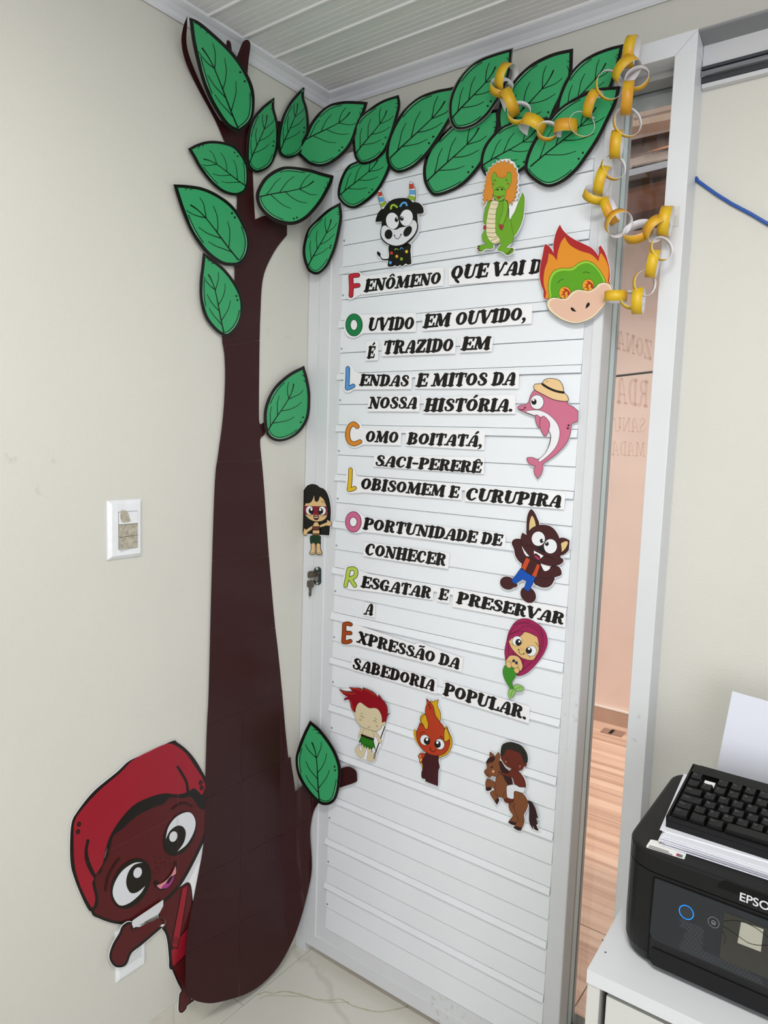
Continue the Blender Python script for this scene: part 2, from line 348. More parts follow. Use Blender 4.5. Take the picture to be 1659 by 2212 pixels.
def tile(a, b, nm='floor_tile', par=fl, mat=None, z=0): return box(nm, (a[0], a[1], z - .0038), (b[0], b[1], z), mat or MARB, par, .0006)
xs = [.001, .048, .648, 1.248, 1.848, 2.448]; ys = [.149, -.60, -1.2, -1.8, -2.4]
for i in range(5):
    for j in range(4):
        if i == 0 and j == 0:
            tile((.001, -.299), (.0468, .149)); tile((.001, -.599), (.0468, -.301)); continue
        tile((xs[i] + .0006, ys[j + 1] + .0006), (xs[i + 1] - .0006, ys[j] - .0006))
# vein of stained marble
def blob(name, pts, mat, parent, z, surf=None):
    q = spline([(p[0], p[1]) for p in pts]); tr = tessellate_polygon([[Vector((a.x, a.y, 0)) for a in q]]); s = surf or PlaneZ(z)
    v = [s(a.x, a.y)[0] for a in q]; return obj(name, v, [tuple(t) for t in tr], mat, parent)
vc = (380, 1950, 3.318)
def vz(p): return (vc[0] + p[0] / vc[2], vc[1] + p[1] / vc[2])
for seg, wv in (([(590, 660), (640, 640), (700, 650), (780, 635), (900, 660), (1000, 690), (1100, 700), (1180, 690), (1250, 730), (1320, 755), (1430, 780), (1520, 775), (1660, 745)], 3.0), ([(600, 690), (660, 665), (780, 668), (900, 672), (960, 685), (1080, 715), (1240, 712)], 1.6)):
    q = spline([vz(p) for p in seg], False, 5); v = []; f = []
    for r in ribbon(q, [wv * (.5 + random.random() * .7) for _ in q]):
        n = len(v); v += [PlaneZ(.0002)(a.x, a.y)[0] for a in r]; f.append(tuple(range(n, n + len(r))))
    obj('marble_vein', v, f, M('#c5bfa4', .25), fl)
bbm = M('#d3d0c3', .6, noise=.08, scale=20)
bb = empty('baseboard_left', (0, 0, 0)); tag(bb, 'painted tile baseboard at the foot of the left wall', 'baseboard', kind='structure')
for k in range(6): box('baseboard_tile', (0, -.48 - .6 * k + .0006 - (0 if k else 0), 0), (.0022, -.48 - .6 * (k - 1) - .0006 if k else -.075, .098), bbm, bb, .0008)
# ------------------------------------------------------------------ door frame (fixed) and overhead track
df = empty('door_1', (.45, -.03, 0)); tag(df, 'white aluminium door frame around the opening', 'door frame', kind='structure')
box('frame_jamb', (.001, LP, 0), (.037, -.001, 2.2), ALU, df, .0012)
box('frame_jamb', (.889, LP, 0), (.927, .02, 2.164), ALU, df, .0012)
MB().prism([(.001, 2.2), (.927, 2.2), (.889, 2.164), (.001, 2.164)], LP, -.001, axis=1).build('frame_header', ALU2, df)
MB().prism([(.927, 2.1995), (.9275, 2.162), (.8893, 2.1635)], LP + .0003, -.001, axis=1).build('frame_corner', ALU2, df)
box('soffit_strip', (.76, -.018, 2.150), (.889, .13, 2.170), M('#a9a9a8', .4, metal=.3), df)
box('soffit_rail', (.76, .03, 2.120), (.889, .05, 2.152), M('#d5d8d8', .3, metal=.4), df)
sl = empty('sliding_track', (1.5, -.03, 2.15)); tag(sl, 'grey aluminium sliding door track at the top right of the wall', 'track')
TM = M('#a4a5a7', .35, metal=.35); TL = M('#d2d3d6', .35, metal=.2)
MB().prism([(LP, 2.199), (LP, 2.1965), (-.002, 2.1965), (-.002, 2.199)], .928, 4.1, axis=0).build('top_flange', TM, sl)
box('hood', (.928, -.018, 2.150), (4.1, -.001, 2.1965), TL, sl)
MB().prism([(-.054, 2.1965), (-.02, 2.188), (-.018, 2.188), (-.018, 2.1965)], .928, 4.1, axis=0).build('soffit_plate', M('#8d8f91', .4, metal=.3), sl)
box('dark_gap', (.928, -.022, 2.145), (4.1, -.001, 2.1505), M('#33363e', .5), sl)
MB().tube([(.928, -.020, 2.138), (4.1, -.020, 2.138)], .0055, 12).build('rail', M('#c9cbce', .15, metal=.8), sl, True)
box('lower_groove', (.928, -.016, 2.124), (4.1, -.001, 2.1325), M('#2d3036', .5), sl)
box('lower_lip', (.928, -.014, 2.116), (4.1, -.001, 2.1235), TL, sl)
# ------------------------------------------------------------------ sliding leaf with horizontal ribs
lf = empty('door_2', (.41, -.04, .03)); tag(lf, 'white ribbed aluminium sliding door leaf covered with paper letters', 'sliding door', kind='structure')
x0, x1, z0, z1 = .0385, .786, .026, 2.150
def mitred(side):
    wd1, wd2 = .036, .073; ya, yb2 = LP, LP + .0015
    if side == 'l': P = lambda t, e: (x0 + t, z0 + t if e == 0 else z1 - t)
    if side == 'b': P = lambda t, e: (x0 + t if e == 0 else x1 - t * .52, z0 + t)
    if side == 'r': P = lambda t, e: (x1 - t * .52, z0 + t if e == 0 else z1 - t)
    if side == 't': P = lambda t, e: (x0 + t if e == 0 else x1 - t * .52, z1 - t)
    pr = [(0, LP + .047), (0, LP), (wd1, LP), (wd1 + .0015, LP + .003), (wd2, LP + .0045), (wd2, LP + .047)]
    v = []
    for e in (0, 1):
        for t, y in pr: a = P(t, e); v.append((a[0], y, a[1]))
    n = len(pr); f = [(i, i + 1, n + i + 1, n + i) for i in range(n - 1)] + [(n - 1, 0, n, 2 * n - 1)]
    f += [tuple(range(n)), tuple(range(2 * n - 1, n - 1, -1))]
    return MB().add(v, f)
mitred('l').build('left_stile', ALU, lf); mitred('r').build('right_stile', ALU, lf); mitred('b').build('bottom_rail', ALU, lf); mitred('t').build('top_rail', ALU, lf)
box('stile_side', (.7862, LP + .001, z0), (.7872, LP + .047, z1), M('#dfe0e0', .5), lf)
box('backing_sheet', (.105, LP + .0108, .098), (.750, LP + .0125, 2.145), RIB, lf)
tops = [2.141, 2.015, 1.879, 1.748, 1.616, 1.486, 1.359, 1.237, 1.115, .995, .872, .743, .617, .490, .364, .236, .101]
wid = [.020, .023, .018, .019, .017, .018, .017, .018, .017, .020, .017, .018, .018, .017, .017, .017, 0]
mid = [2.062, 1.932, 1.799, 1.667, 1.538, 1.409, 1.286, 1.163, 1.042, .918, .796, .669, .543, .415, .289, .165]
def slat(nm, za, zb, proud, xa=.1105, xb=.7478):
    # slat face leans: lower edge stands proud of the one below it
    y0 = LP + .0042; MB().prism([(y0 + .006, zb - .0011), (y0 + .002 * (1 - proud), zb - .0011), (y0 - .0030 * proud, za + .0012), (y0 - .0026 * proud, za), (y0 + .006, za)], xa, xb, axis=0).build(nm, RIB, lf)
for k in range(16):
    zt, zb2 = tops[k], tops[k] - wid[k]
    slat('cover_strip', zb2, zt, 2.1, .104 + random.uniform(-.001, .001), .7474)
    slat('rib', mid[k], zb2, 1.0); slat('rib', tops[k + 1], mid[k], .75)
    for zz in (mid[k] + .010,):
        MB().add(*(lambda c, r: ([(c[0] + r * math.cos(a * math.pi / 5), LP - .0001, c[1] + r * math.sin(a * math.pi / 5)) for a in range(10)] + [(c[0] + r * math.cos(a * math.pi / 5), LP + .004, c[1] + r * math.sin(a * math.pi / 5)) for a in range(10)], [tuple(range(10))] + [(i, (i + 1) % 10, 10 + (i + 1) % 10, 10 + i) for i in range(10)]))((.1165, zz), .0026)).build('rivet', M('#b9bcbe', .3, metal=.5), lf)
gl = empty('glass_door', (.45, .02, .05)); tag(gl, 'glass sheet with pale green edge just behind the right side of the ribbed door', 'glass')
box('pane', (.14, .021, .03), (.888, .025, 2.15), glass_mat('clear_glass', (.97, .985, .98, 1)), gl)
box('polished_edge', (.776, -.0125, .03), (.7866, .0195, 2.15), M('#d9eeee', .3, spec=.4), gl)
box('edge_shadow_strip', (.7866, -.0125, .03), (.7872, -.006, 2.15), M('#86a09e', .3), gl)
box('gasket', (.778, .0260, .03), (.7866, .0385, 2.15), M('#b3b6b8', .4), gl)
# faded mirrored lettering stuck on the glass
gcut = Cut(PlaneY(.0205), (1230, 700, 5.53), lift=.0, margin=0, rough=.5)
PKL = '#d7bcb3'
text(gcut, 'ZONA', (985, 440), (560, 300), 240, PKL, 0, (.03, -1), .9)
text(gcut, 'RDA', (940, 1005), (560, 950), 330, PKL, 0, (.03, -1), .8)
text(gcut, 'SANU', (915, 1300), (520, 1290), 180, '#dfc6bd', 0, (.03, -1), .55)
text(gcut, 'MADA', (905, 1590), (500, 1570), 180, '#dfc3b8', 0, (.03, -1), .55)
gcut.base = []; _m[(PKL, .5, .92, 0.0, 8.0, .28, 0.0, 0.0, 0.0, 60.0)] = _m[('#dfc6bd', .5, .92, 0.0, 8.0, .28, 0.0, 0.0, 0.0, 60.0)] = _m[('#dfc3b8', .5, .92, 0.0, 8.0, .28, 0.0, 0.0, 0.0, 60.0)] = glass_mat('film', (.90, .84, .82, 1)); go = gcut.done('glass_lettering', 'faded pinkish mirrored letters on the narrow glass right of the door', 'lettering')
# ------------------------------------------------------------------ outside beyond the gap
PINK = M('#f0d3c3', .8, k=1, noise=.05, scale=5, bump=.3, bscale=30)
o = box('wall_outside', (-2.5, 2.18, -.05), (3, 2.3, 2.62), PINK); tag(o, 'pink plaster wall outside beyond the glass', 'wall', kind='structure')
def woodfloor():
    mt = bpy.data.materials.new('wood_tile'); mt.use_nodes = True; nt = mt.node_tree; b = nt.nodes['Principled BSDF']; b.inputs['Roughness'].default_value = .4
    tc = nt.nodes.new('ShaderNodeTexCoord'); mp = nt.nodes.new('ShaderNodeMapping'); mp.inputs['Scale'].default_value = (.6, 26, 1); n = nt.nodes.new('ShaderNodeTexNoise'); n.inputs['Scale'].default_value = 1.0; n.inputs['Detail'].default_value = 4
    cr = nt.nodes.new('ShaderNodeValToRGB'); e = cr.color_ramp.elements; e[0].position = .34; e[0].color = (.42, .24, .165, 1); e[1].position = .62; e[1].color = (.68, .46, .34, 1)
    ne = cr.color_ramp.elements.new(.48); ne.color = (.57, .35, .25, 1)
    nt.links.new(tc.outputs['Object'], mp.inputs[0]); nt.links.new(mp.outputs[0], n.inputs[0]); nt.links.new(n.outputs[0], cr.inputs[0]); nt.links.new(cr.outputs[0], b.inputs['Base Color']); return mt
WF = woodfloor()
fo = box('floor_outside', (-2.5, .151, -.05), (3, 2.2, -.004), M('#6b4a3c', .8)); tag(fo, 'brown striped wood look tiled floor outside', 'floor', kind='structure')
for i, (xa, xb) in enumerate(((-1.2, -.33), (-.33, .722), (.722, 1.5))):
    for ya, yb2 in ((.205, .549), (.549, 1.20), (1.20, 2.17)): box('floor_tile', (xa + .0015, ya + .0015, -.0038), (xb - .0015, yb2 - .0015, 0), WF, fo)
o = box('baseboard_outside', (-1.1, 2.168, 0), (1.1, 2.18, .075), WF); tag(o, 'wood look baseboard with a white top edge outside', 'baseboard', kind='structure')
box('top_edge', (-1.1, 2.166, .0755), (1.1, 2.18, .083), M('#f2e6dc', .5), o)
o = box('threshold', (.04, .151, -.003), (1.2, .205, .004), M('#4a4644', .5)); tag(o, 'dark stone threshold strip outside the door', 'threshold', kind='structure')
dr = empty('floor_grille', (.1, 2.0, 0)); tag(dr, 'small two slot grille in the shaded outdoor floor', 'grille')
for a, b in (((1306, 1573), (1320, 1588)), ((1323, 1576), (1342, 1593))):
    p = PlaneZ(0)(*a)[0]; q = PlaneZ(0)(*b)[0]; box('slot', (p.x, q.y, 0), (q.x, p.y, .004), M('#96705e', .6), dr)
wm = M('#5d4b43', .8, noise=.3, scale=6); wm2 = M('#47342c', .8, noise=.3, scale=7)
rf = empty('porch_roof', (.2, 1.9, 2.6)); tag(rf, 'dark wooden porch roof planks seen through the gap at the top', 'roof')
def slab(nm, L0, R0, L1, R1, mat, y, dy=.25, par=rf):
    # real plank: front face corners found on the plane y, extruded away and lengthened along its own direction
    s = PlaneY(y); a, b, c, d = [s(*p)[0] for p in (L0, R0, R1, L1)]
    e = (b - a) * 3.0; g2 = (c - d) * 3.0; v = [a - e, b + e, c + g2, d - g2]; v += [p + Vector((0, dy, 0)) for p in v]
    return MB().add(v, [(0, 1, 2, 3), (7, 6, 5, 4), (0, 4, 5, 1), (1, 5, 6, 2), (2, 6, 7, 3), (3, 7, 4, 0)]).build(nm, mat, par)
slab('lintel', (1370, 208), (1452, 190), (1366, 274), (1447, 258), M('#b39c8d', .8, noise=.08), .55, .06)
slab('plank', (1367, 272), (1447, 256), (1366, 302), (1446, 284), wm, 1.50)
slab('plank', (1366, 302), (1446, 284), (1364, 339), (1443, 315), wm2, 1.53)
slab('orange_edge', (1364, 338), (1443, 314), (1363, 343), (1443, 320), M('#8a5336', .7), 1.46, .05)
slab('beam', (1363, 343), (1443, 320), (1362, 366), (1441, 347), M('#7a6a62', .8, noise=.15), 1.45, .10)
slab('beam_edge', (1362, 366), (1441, 347), (1361, 380), (1440, 361), M('#6c6c70', .7), 1.44, .05)
slab('plank', (1361, 379), (1440, 361), (1359, 410), (1437, 390), wm2, 1.53)
slab('plank', (1359, 408), (1437, 388), (1358, 418), (1436, 397), M('#76503e', .8, noise=.2), 1.52)
box('roof_deck', (-2.5, 1.45, 2.52), (3, 2.4, 2.6), wm2, rf)
a = PlaneY(1.2)(1326, 813)[0]; b = PlaneY(1.2)(1412, 803)[0]; e = (b - a) * .8
o = MB().tube([a - e, b + e], .0042, 8).build('dark_cable', M('#2b2522', .6)); tag(o, 'thin dark cable stretched outside across the gap', 'cable')
# ------------------------------------------------------------------ paper trunk
TRUNK_SURF = Profile([(.005, -6), (.005, -.135), (.022, -.085), (.060, -.0675), (.6, -.0665)])
class TSurf:
    def __init__(s, off=0): s.t = Tilt(.005 + off); s.p = Profile([(.005 + off, -6), (.005 + off, -.135), (.022 + off, -.085), (.060, -.0675 - off), (.6, -.0665 - off)])
    def __call__(s, x, y):
        if y < 400: return s.t(x, y)
        P, n = s.p(x, y)
        if y > 1850:
            off = 0
            for _ in range(12): off = .5 * off + .5 * max(0, .32 - P.z) * .15; P, n = Profile([(a + off, b) if i < 3 else (a, b - off * .3) for i, (a, b) in enumerate(s.p.p)])(x, y)
        return P, n
def clip(poly, a, b, keep, gap=.24):
    nrm = Vector((-(b - a).y, (b - a).x)).normalized() * keep; out = []; n = len(poly)
    dd = [(p - a).dot(nrm) - gap for p in poly]
    for i in range(n):
        p, q, dp, dq = poly[i - 1], poly[i], dd[i - 1], dd[i]
        if (dp >= 0) != (dq >= 0): out.append(p + (q - p) * (dp / (dp - dq)))
        if dq >= 0: out.append(q)
    return out
main = [(405, 34, 0), (397, 55), (392, 85), (397, 120), (410, 155), (430, 195), (452, 235), (469, 268), (487, 310), (505, 350), (512, 395), (512, 440), (507, 560), (506, 610), (492, 680), (480, 727), (485, 765), (486.5, 822), (482, 900), (471, 985), (466, 1020), (462, 1100), (456, 1300), (451, 1500), (447.5, 1565), (443.5, 1690), (441, 1812), (425, 1907), (407, 2002), (401, 2075), (402.5, 2143), (416, 2158), (434, 2165), (461, 2167), (500, 2158), (534, 2146), (567, 2125), (603, 2086), (633, 2031), (651, 1980), (662, 1939), (672, 1890), (673, 1852), (670, 1800), (674, 1766), (680, 1747), (692, 1730), (712, 1712), (733, 1702), (768, 1690), (771, 1680), (769, 1666), (757, 1657), (745, 1657), (730, 1663), (700, 1676), (664, 1690), (638, 1710, 0), (634, 1680), (629.6, 1652), (628, 1636, 0), (622.8, 1636, 0), (616, 1571), (610, 1500), (600, 1400), (594, 1350), (585, 1250), (577, 1150), (571, 1060), (566, 1000), (562, 950), (572, 938), (572, 912), (561, 915), (559.5, 870), (561, 728), (563, 671), (565, 626), (570, 593), (582, 563), (600, 532), (620, 508, 0), (620, 480, 0), (580, 465), (551, 474, 0), (548, 422), (546, 372), (542, 340), (560, 300), (606, 292, 0), (606, 262, 0), (560, 258), (530, 258), (533, 200), (536, 140), (541, 100), (538, 88), (531, 86), (524, 92), (516, 112), (506, 140), (497, 180), (487, 230), (480, 262), (462, 238), (440, 195), (418, 145), (406, 110), (402.5, 85), (404, 60)]
outline = spline(main, True, 3)
PB = M('#3f1d1f', .3, k=.72, noise=.06, scale=3, spec=.22)
tr = empty('tree_trunk_cutout', (.0, -.35, .1)); tag(tr, 'tall dark brown paper tree trunk taped on the left wall', 'paper trunk')
V2 = lambda x, y: Vector((x, y))
seams = [(V2(380, 765), V2(700, 712)), (V2(380, 1000), V2(700, 990)), (V2(380, 1217), V2(700, 1192)), (V2(380, 1398), V2(700, 1336)), (V2(448, 1566), V2(610, 1500)), (V2(402, 1747), V2(624, 1637)), (V2(380, 1923), V2(674, 1767)), (V2(380, 2072), V2(667, 1910))]
def emit_sheet(poly):
    v, f = [], []; xs_ = [p.x for p in poly]; lo, hi = min(xs_), max(xs_); ts = TSurf(0)
    cuts = [lo - 1] + [c for c in [560 + 9 * k for k in range(24)] if lo < c < hi] + [hi + 1]
    ysl = [min(p.y for p in poly) - 1] + [c for c in [60, 110, 160, 200, 240, 280, 320, 360, 399.5, 1860, 1900, 1940, 1980, 2020, 2060, 2100, 2140] if min(p.y for p in poly) < c < max(p.y for p in poly)] + [max(p.y for p in poly) + 1]
    for ya, yb3 in zip(ysl[:-1], ysl[1:]):
        sub = clip(clip(poly, V2(0, ya), V2(10, ya), 1, 0), V2(0, yb3), V2(10, yb3), -1, 0)
        if len(sub) < 3: continue
        for ca, cb in zip(cuts[:-1], cuts[1:]):
            q = clip(clip(sub, V2(ca, 0), V2(ca, 10), -1, 0), V2(cb, 0), V2(cb, 10), 1, 0)
            if len(q) < 3 or abs(area2(q)) < .2: continue
            n = len(v); k = len(q)
            for d in (0, -.0005):
                for a in q: P, nn = ts(a.x, a.y); v.append(P + nn * d)
            for t in tessellate_polygon([[Vector((a.x, a.y, 0)) for a in q]]): f.append((n + t[0], n + t[1], n + t[2])); f.append((n + k + t[2], n + k + t[1], n + k + t[0]))
    if f: obj('paper_sheet', v, f, PB, tr)
rem = outline
bands = []
for a, b in seams: bands.append(clip(rem, a, b, -1)); rem = clip(rem, a, b, 1)
bands.append(rem)
for i, bd in enumerate(bands):
    if len(bd) < 3: continue
    if i >= 5:
        for kk in (1, -1):
            q = clip(bd, V2(523, 1530), V2(516, 2160), kk)
            if len(q) > 2: emit_sheet(q)
    else: emit_sheet(bd)
k3 = Cut(Tilt(.0055), lift=.0005, margin=0)
k3.base.append(spline([(489, 93), (491, 87), (496, 89), (499, 97), (500, 120), (488, 118)]))
k3.done('brown_twig', 'tiny brown paper twig behind the topmost big leaf', 'paper twig', basemat=PB)
# ------------------------------------------------------------------ paper leaves
GRN = '#3ba268'; GRN2 = '#1d7443'
A_, B_, C_, D_, E_ = (350, 0, 3.318), (750, 0, 3.318), (1159, 0, 3.318), (350, 400, 3.318), (380, 1500, 3.686)
def plan(px, py, where):
    P = (PlaneX(where[1]) if where[0] == 'x' else PlaneY(where[1]))(px, py)[0]; return (P.x, P.y)
def leaf(crop, pts, base, tip, surf, flip, label, border=4.6, lift=.0015, basecol=None, clear=0, plain=None):
    c = Cut(surf, crop, lift=lift, margin=0, rough=.22)
    out = spline(c.conv(pts)); c.addbase(grow(out, .9 + clear))
    c.parts[-1][0] = 'black_rim'; c.emit(out, BLK, 3); c.L = 4
    c.part('green_blade')
    b = c.px(base); t = c.px(tip); ax = t - b; L = ax.length; u = ax / L; n = Vector((-u.y, u.x))
    border *= 1.22; inn = grow(out, -border); c.emit(inn, GRN, 4); c.L = 5
    cen = b + ax * .45; W = max((p - cen).dot(n) for p in out); Wm = -min((p - cen).dot(n) for p in out)
    def Q(uu, vv): return b + ax * uu + n * (vv * (W if vv > 0 else Wm))
    def ln(pl, wd, col='#0d1f12'):
        q = spline([tuple(Q(*k)) for k in pl], False, 5); c.L += 1
        for r in ribbon(q, wd): c.emit(r, col, c.L)
    c.part('vein_drawing')
    s = max(.8, min(1.35, L / 150))
    ln([(0.02, 0), (.20, .02), (.38, .06), (.55, .08), (.66, .05), (.74, -.03)], [2.4 * s, 2.2 * s, 1.7 * s, 1.7 * s, 2.6 * s])
    for pl in ([(.17, .02), (.23, .22), (.30, .42), (.38, .55)], [(.36, .05), (.42, .25), (.50, .42), (.59, .52)], [(.54, .08), (.60, .2), (.67, .32), (.74, .36)],
               [(.12, .0), (.20, -.22), (.27, -.42), (.35, -.55)], [(.29, .03), (.36, -.16), (.43, -.34), (.52, -.46)], [(.55, .08), (.60, -.08), (.66, -.26), (.73, -.38)]): ln(pl, [1.7 * s, 1.3 * s, 1.2 * s, .9 * s])
    c.part('rim_marks')
    # printed dark and pale curves along the rim
    def near(frac0, frac1, side, off):
        pts_ = grow(out, -off); n_ = len(pts_); ok = [(p - cen).dot(n) * side > 0 and frac0 < (p - b).dot(u) / L < frac1 for p in pts_]
        best = []
        for i0 in range(n_):
            if ok[i0] and not ok[i0 - 1]:
                run = []; j = i0
                while ok[j % n_] and len(run) < n_: run.append(pts_[j % n_]); j += 1
                if len(run) > len(best): best = run
        return best
    for side, f0, f1 in ((1, -.02, .26), (-1, .36, .70)):
        q = near(f0, f1, side, border + 2.6)
        if len(q) > 3:
            c.L += 1
            for r in ribbon(q, 1.2 * s): c.emit(r, '#0d1f12', c.L)
        q = near(f0 + .02, f1 - .04, side, border - .3)
        if len(q) > 3:
            c.L += 1
            for r in ribbon(q, [.4] + [1.3 * s] * 3 + [.4]): c.emit(r, '#7fae92', c.L)
    for uu in (.37, .43):
        q = near(uu - .05, uu + .05, 1, border + 5.5)
        if q:
            c.L += 1; p = q[len(q) // 2]; c.emit([p + Vector((math.cos(a * .6283), math.sin(a * .6283))) * 1.7 * s for a in range(10)], '#0d120d', c.L)
    for uu in (.86, .90):
        q = near(uu - .03, uu + .03, 1, border - .5); q2 = near(uu - .03, uu + .03, 1, border + 3.5)
        if q and q2:
            c.L += 1
            for r in ribbon([q[len(q) // 2], q2[len(q2) // 2]], 1.2): c.emit(r, BLK, c.L)
    if clear: pass
    o = c.done('paper_leaf', label, 'paper leaf', 'green paper leaves of the tree', basemat=basecol or M('#2a2825', .3))
    return o
TW = Tilt(.0125, 2.06, .22)
leaf(A_, [(195, 130, 0), (270, 165), (400, 275), (505, 380), (590, 500), (650, 640), (655, 790), (625, 880), (545, 948, 0), (460, 900), (370, 770), (308, 640), (258, 480), (215, 290)], (547, 935), (195, 140), TW, True, 'largest green paper leaf, at the very top left against the cornice', 5.5)
leaf(A_, [(187, 1068, 0), (250, 1035), (330, 1014), (420, 1018), (510, 1045), (565, 1100), (603, 1170), (613, 1260), (605, 1350), (570, 1388), (510, 1400), (430, 1375), (350, 1310), (270, 1210), (222, 1125)], (605, 1340), (190, 1068), PlaneX(.0095), False, 'green paper leaf pointing left on the trunk, just above the widest left leaf', 4.2)
leaf(D_, [(82, -2, 0), (180, 3), (290, 22), (400, 72), (500, 148), (570, 248), (616, 370), (612, 480), (562, 562), (480, 576), (400, 552), (300, 470), (210, 340), (150, 205), (110, 90)], (550, 545), (85, 0), PlaneX(.0100), False, 'wide green paper leaf pointing left at the middle of the trunk crown', 5)
leaf(D_, [(293, 488, 0), (350, 528), (440, 598), (520, 700), (567, 800), (575, 900), (545, 1000), (490, 1065), (445, 1080), (380, 1040), (310, 950), (275, 830), (270, 700), (283, 580)], (443, 1072), (293, 492), PlaneX(.0090), False, 'green paper leaf pointing up on the trunk left edge, lowest of the left column', 4.5)
leaf(A_, [(800, 703, 0), (800, 780), (825, 880), (830, 1000), (815, 1100), (770, 1190), (690, 1236), (640, 1220), (608, 1170), (604, 1080), (614, 960), (650, 850), (710, 775), (760, 732)], (618, 1180), (798, 706), PlaneX(.0095), True, 'narrow green paper leaf pointing up right of the trunk fork', 4)
leaf(A_, [(1017, 624, 0), (1012, 700), (1036, 780), (1048, 900), (1036, 1000), (1000, 1080), (950, 1122), (890, 1132), (845, 1107), (830, 1050), (833, 960), (858, 850), (905, 750), (960, 680)], (845, 1080), (1014, 628), PlaneX(.0120), True, 'narrow green paper leaf pointing up nearest the room corner', 4)
s7 = VPlane(plan(648, 300, ('x', .010)), plan(790, 260, ('y', LP - .004)))
leaf(A_, [(1470, 732, 0), (1450, 800), (1405, 900), (1370, 1000), (1320, 1080), (1240, 1150), (1150, 1190), (1060, 1177), (990, 1120), (962, 1085), (990, 1030), (1030, 960), (1060, 890), (1120, 810), (1200, 750), (1300, 725), (1400, 726)], (1000, 1015), (1468, 735), s7, False, 'broad green paper leaf bridging the room corner above the door, pointing right', 4.8, lift=-.0015)
def DP(k): return PlaneY(LP - .0035 - .0026 * k)
leaf(A_, [(1655, 1060, 0), (1636, 1200), (1570, 1340), (1500, 1420), (1400, 1487), (1330, 1482), (1275, 1430), (1264, 1370), (1290, 1270), (1340, 1190), (1420, 1150), (1540, 1080)], (1268, 1408), (1650, 1065), DP(.4), False, 'green paper leaf hanging lowest above the black bull, partly under two others', 4.2)
leaf(B_, [(370, 685, 0), (380, 760), (350, 880), (312, 1000), (270, 1090), (200, 1152), (110, 1178), (62, 1132), (46, 1050), (46, 940), (88, 850), (170, 778), (260, 722)], (58, 1110), (370, 690), DP(1.6), False, 'green paper leaf over the top left corner of the door, pointing up', 4)
leaf(B_, [(850, 585, 0), (825, 670), (800, 750), (740, 860), (680, 960), (590, 1092), (500, 1182), (420, 1227), (355, 1236), (303, 1192), (283, 1110), (298, 1000), (350, 880), (420, 780), (520, 698), (640, 652), (760, 627)], (300, 1145), (848, 590), DP(2.4), False, 'large green paper leaf over the door top, just left of the shiny clear edged one', 4.6)
leaf(B_, [(1085, 785, 0), (1087, 900), (1040, 1040), (950, 1200), (850, 1312), (750, 1372), (640, 1404), (590, 1372), (553, 1290), (553, 1180), (598, 1060), (700, 950), (800, 868), (950, 812)], (568, 1308), (1083, 790), DP(.8), False, 'long green paper leaf hanging below the shiny clear edged leaf', 5)
leaf(B_, [(1619, 353, 0), (1608, 540), (1560, 660), (1500, 780), (1440, 900), (1300, 960), (1200, 990), (1110, 985), (1083, 900), (1083, 800), (1118, 700), (1180, 605), (1260, 515), (1350, 445), (1480, 385)], (1110, 950), (1616, 358), DP(1.2), False, 'big green paper leaf with tip cut square behind the hanging yellow chain', 5.5)
leaf(C_, [(622, 322, 0), (602, 420), (572, 520), (530, 640), (450, 720), (330, 800), (240, 860), (150, 875), (146, 780), (168, 680), (220, 565), (300, 465), (400, 395), (520, 347)], (165, 850), (619, 326), DP(2.0), False, 'rightmost upper green paper leaf beside the top of the yellow chain', 5)
leaf(B_, [(1492, 852, 0), (1450, 950), (1420, 1030), (1370, 1112), (1280, 1204), (1200, 1254), (1100, 1284), (1018, 1280), (966, 1212), (962, 1130), (998, 1030), (1090, 928), (1200, 876), (1340, 848)], (970, 1188), (1488, 856), DP(2.6), False, 'green paper leaf above the maned green alligator, low in the middle', 4.6)
leaf(C_, [(602, 622, 0), (572, 740), (522, 850), (452, 990), (382, 1100), (290, 1224), (190, 1305), (90, 1340), (0, 1306), (-74, 1232), (-76, 1150), (-24, 1020), (48, 918), (150, 795), (280, 704), (430, 640)], (-52, 1205), (600, 628), DP(3.2), False, 'large lowest right green paper leaf above the red and orange flame mask', 5.2)
leaf(B_, [(1184, 354, 0), (1177, 420), (1167, 520), (1122, 650), (1062, 750), (992, 842), (900, 907), (800, 928), (752, 890), (735, 800), (745, 700), (792, 590), (872, 490), (960, 428), (1080, 383)], (744, 858), (1182, 358), DP(3.9), False, 'shiny laminated green paper leaf with a clear plastic edge, highest over the door', 4.2, basecol=M('#6d706c', .08), clear=1.3)
s13 = VPlane(plan(553, 425, ('x', .022)), plan(718, 385, ('y', LP - .022)))
leaf(A_, [(1227, 1262, 0), (1218, 1300), (1190, 1362), (1130, 1462), (1040, 1562), (950, 1608), (860, 1603), (770, 1563), (700, 1492), (674, 1415), (688, 1350), (740, 1270), (820, 1215), (900, 1196), (1050, 1213), (1150, 1242)], (682, 1415), (1225, 1268), s13, False, 'broad green paper leaf pointing right from the trunk fork over the corner', 5.5, lift=.001)
s14 = VPlane(plan(655, 500, ('x', .013)), plan(740, 480, ('y', LP - .010)))
leaf(D_, [(1278, 128, 0), (1289, 230), (1267, 360), (1240, 462), (1190, 572), (1120, 637), (1060, 622), (1034, 580), (1013, 500), (1017, 420), (1048, 320), (1110, 250), (1190, 178)], (1043, 588), (1277, 132), s14, False, 'green paper leaf stuck across the left door stile beside the black bull', 4.2, lift=.001)
s20 = VPlane(plan(570, 880, ('x', .010)), plan(668, 880, ('y', LP - .006)))
leaf((0, 0, 1), [(656, 791, 0), (665, 825), (669, 860), (664, 905), (641, 938), (605, 953), (578, 941), (570, 906), (575, 870), (594, 835), (624, 808)], (573, 938), (656, 793), s20, False, 'single green paper leaf halfway up the trunk, alone on its right', 4.6, lift=.001)
s19 = VPlane(plan(640, 1640, ('x', .024)), plan(735, 1640, ('y', LP - .014)))
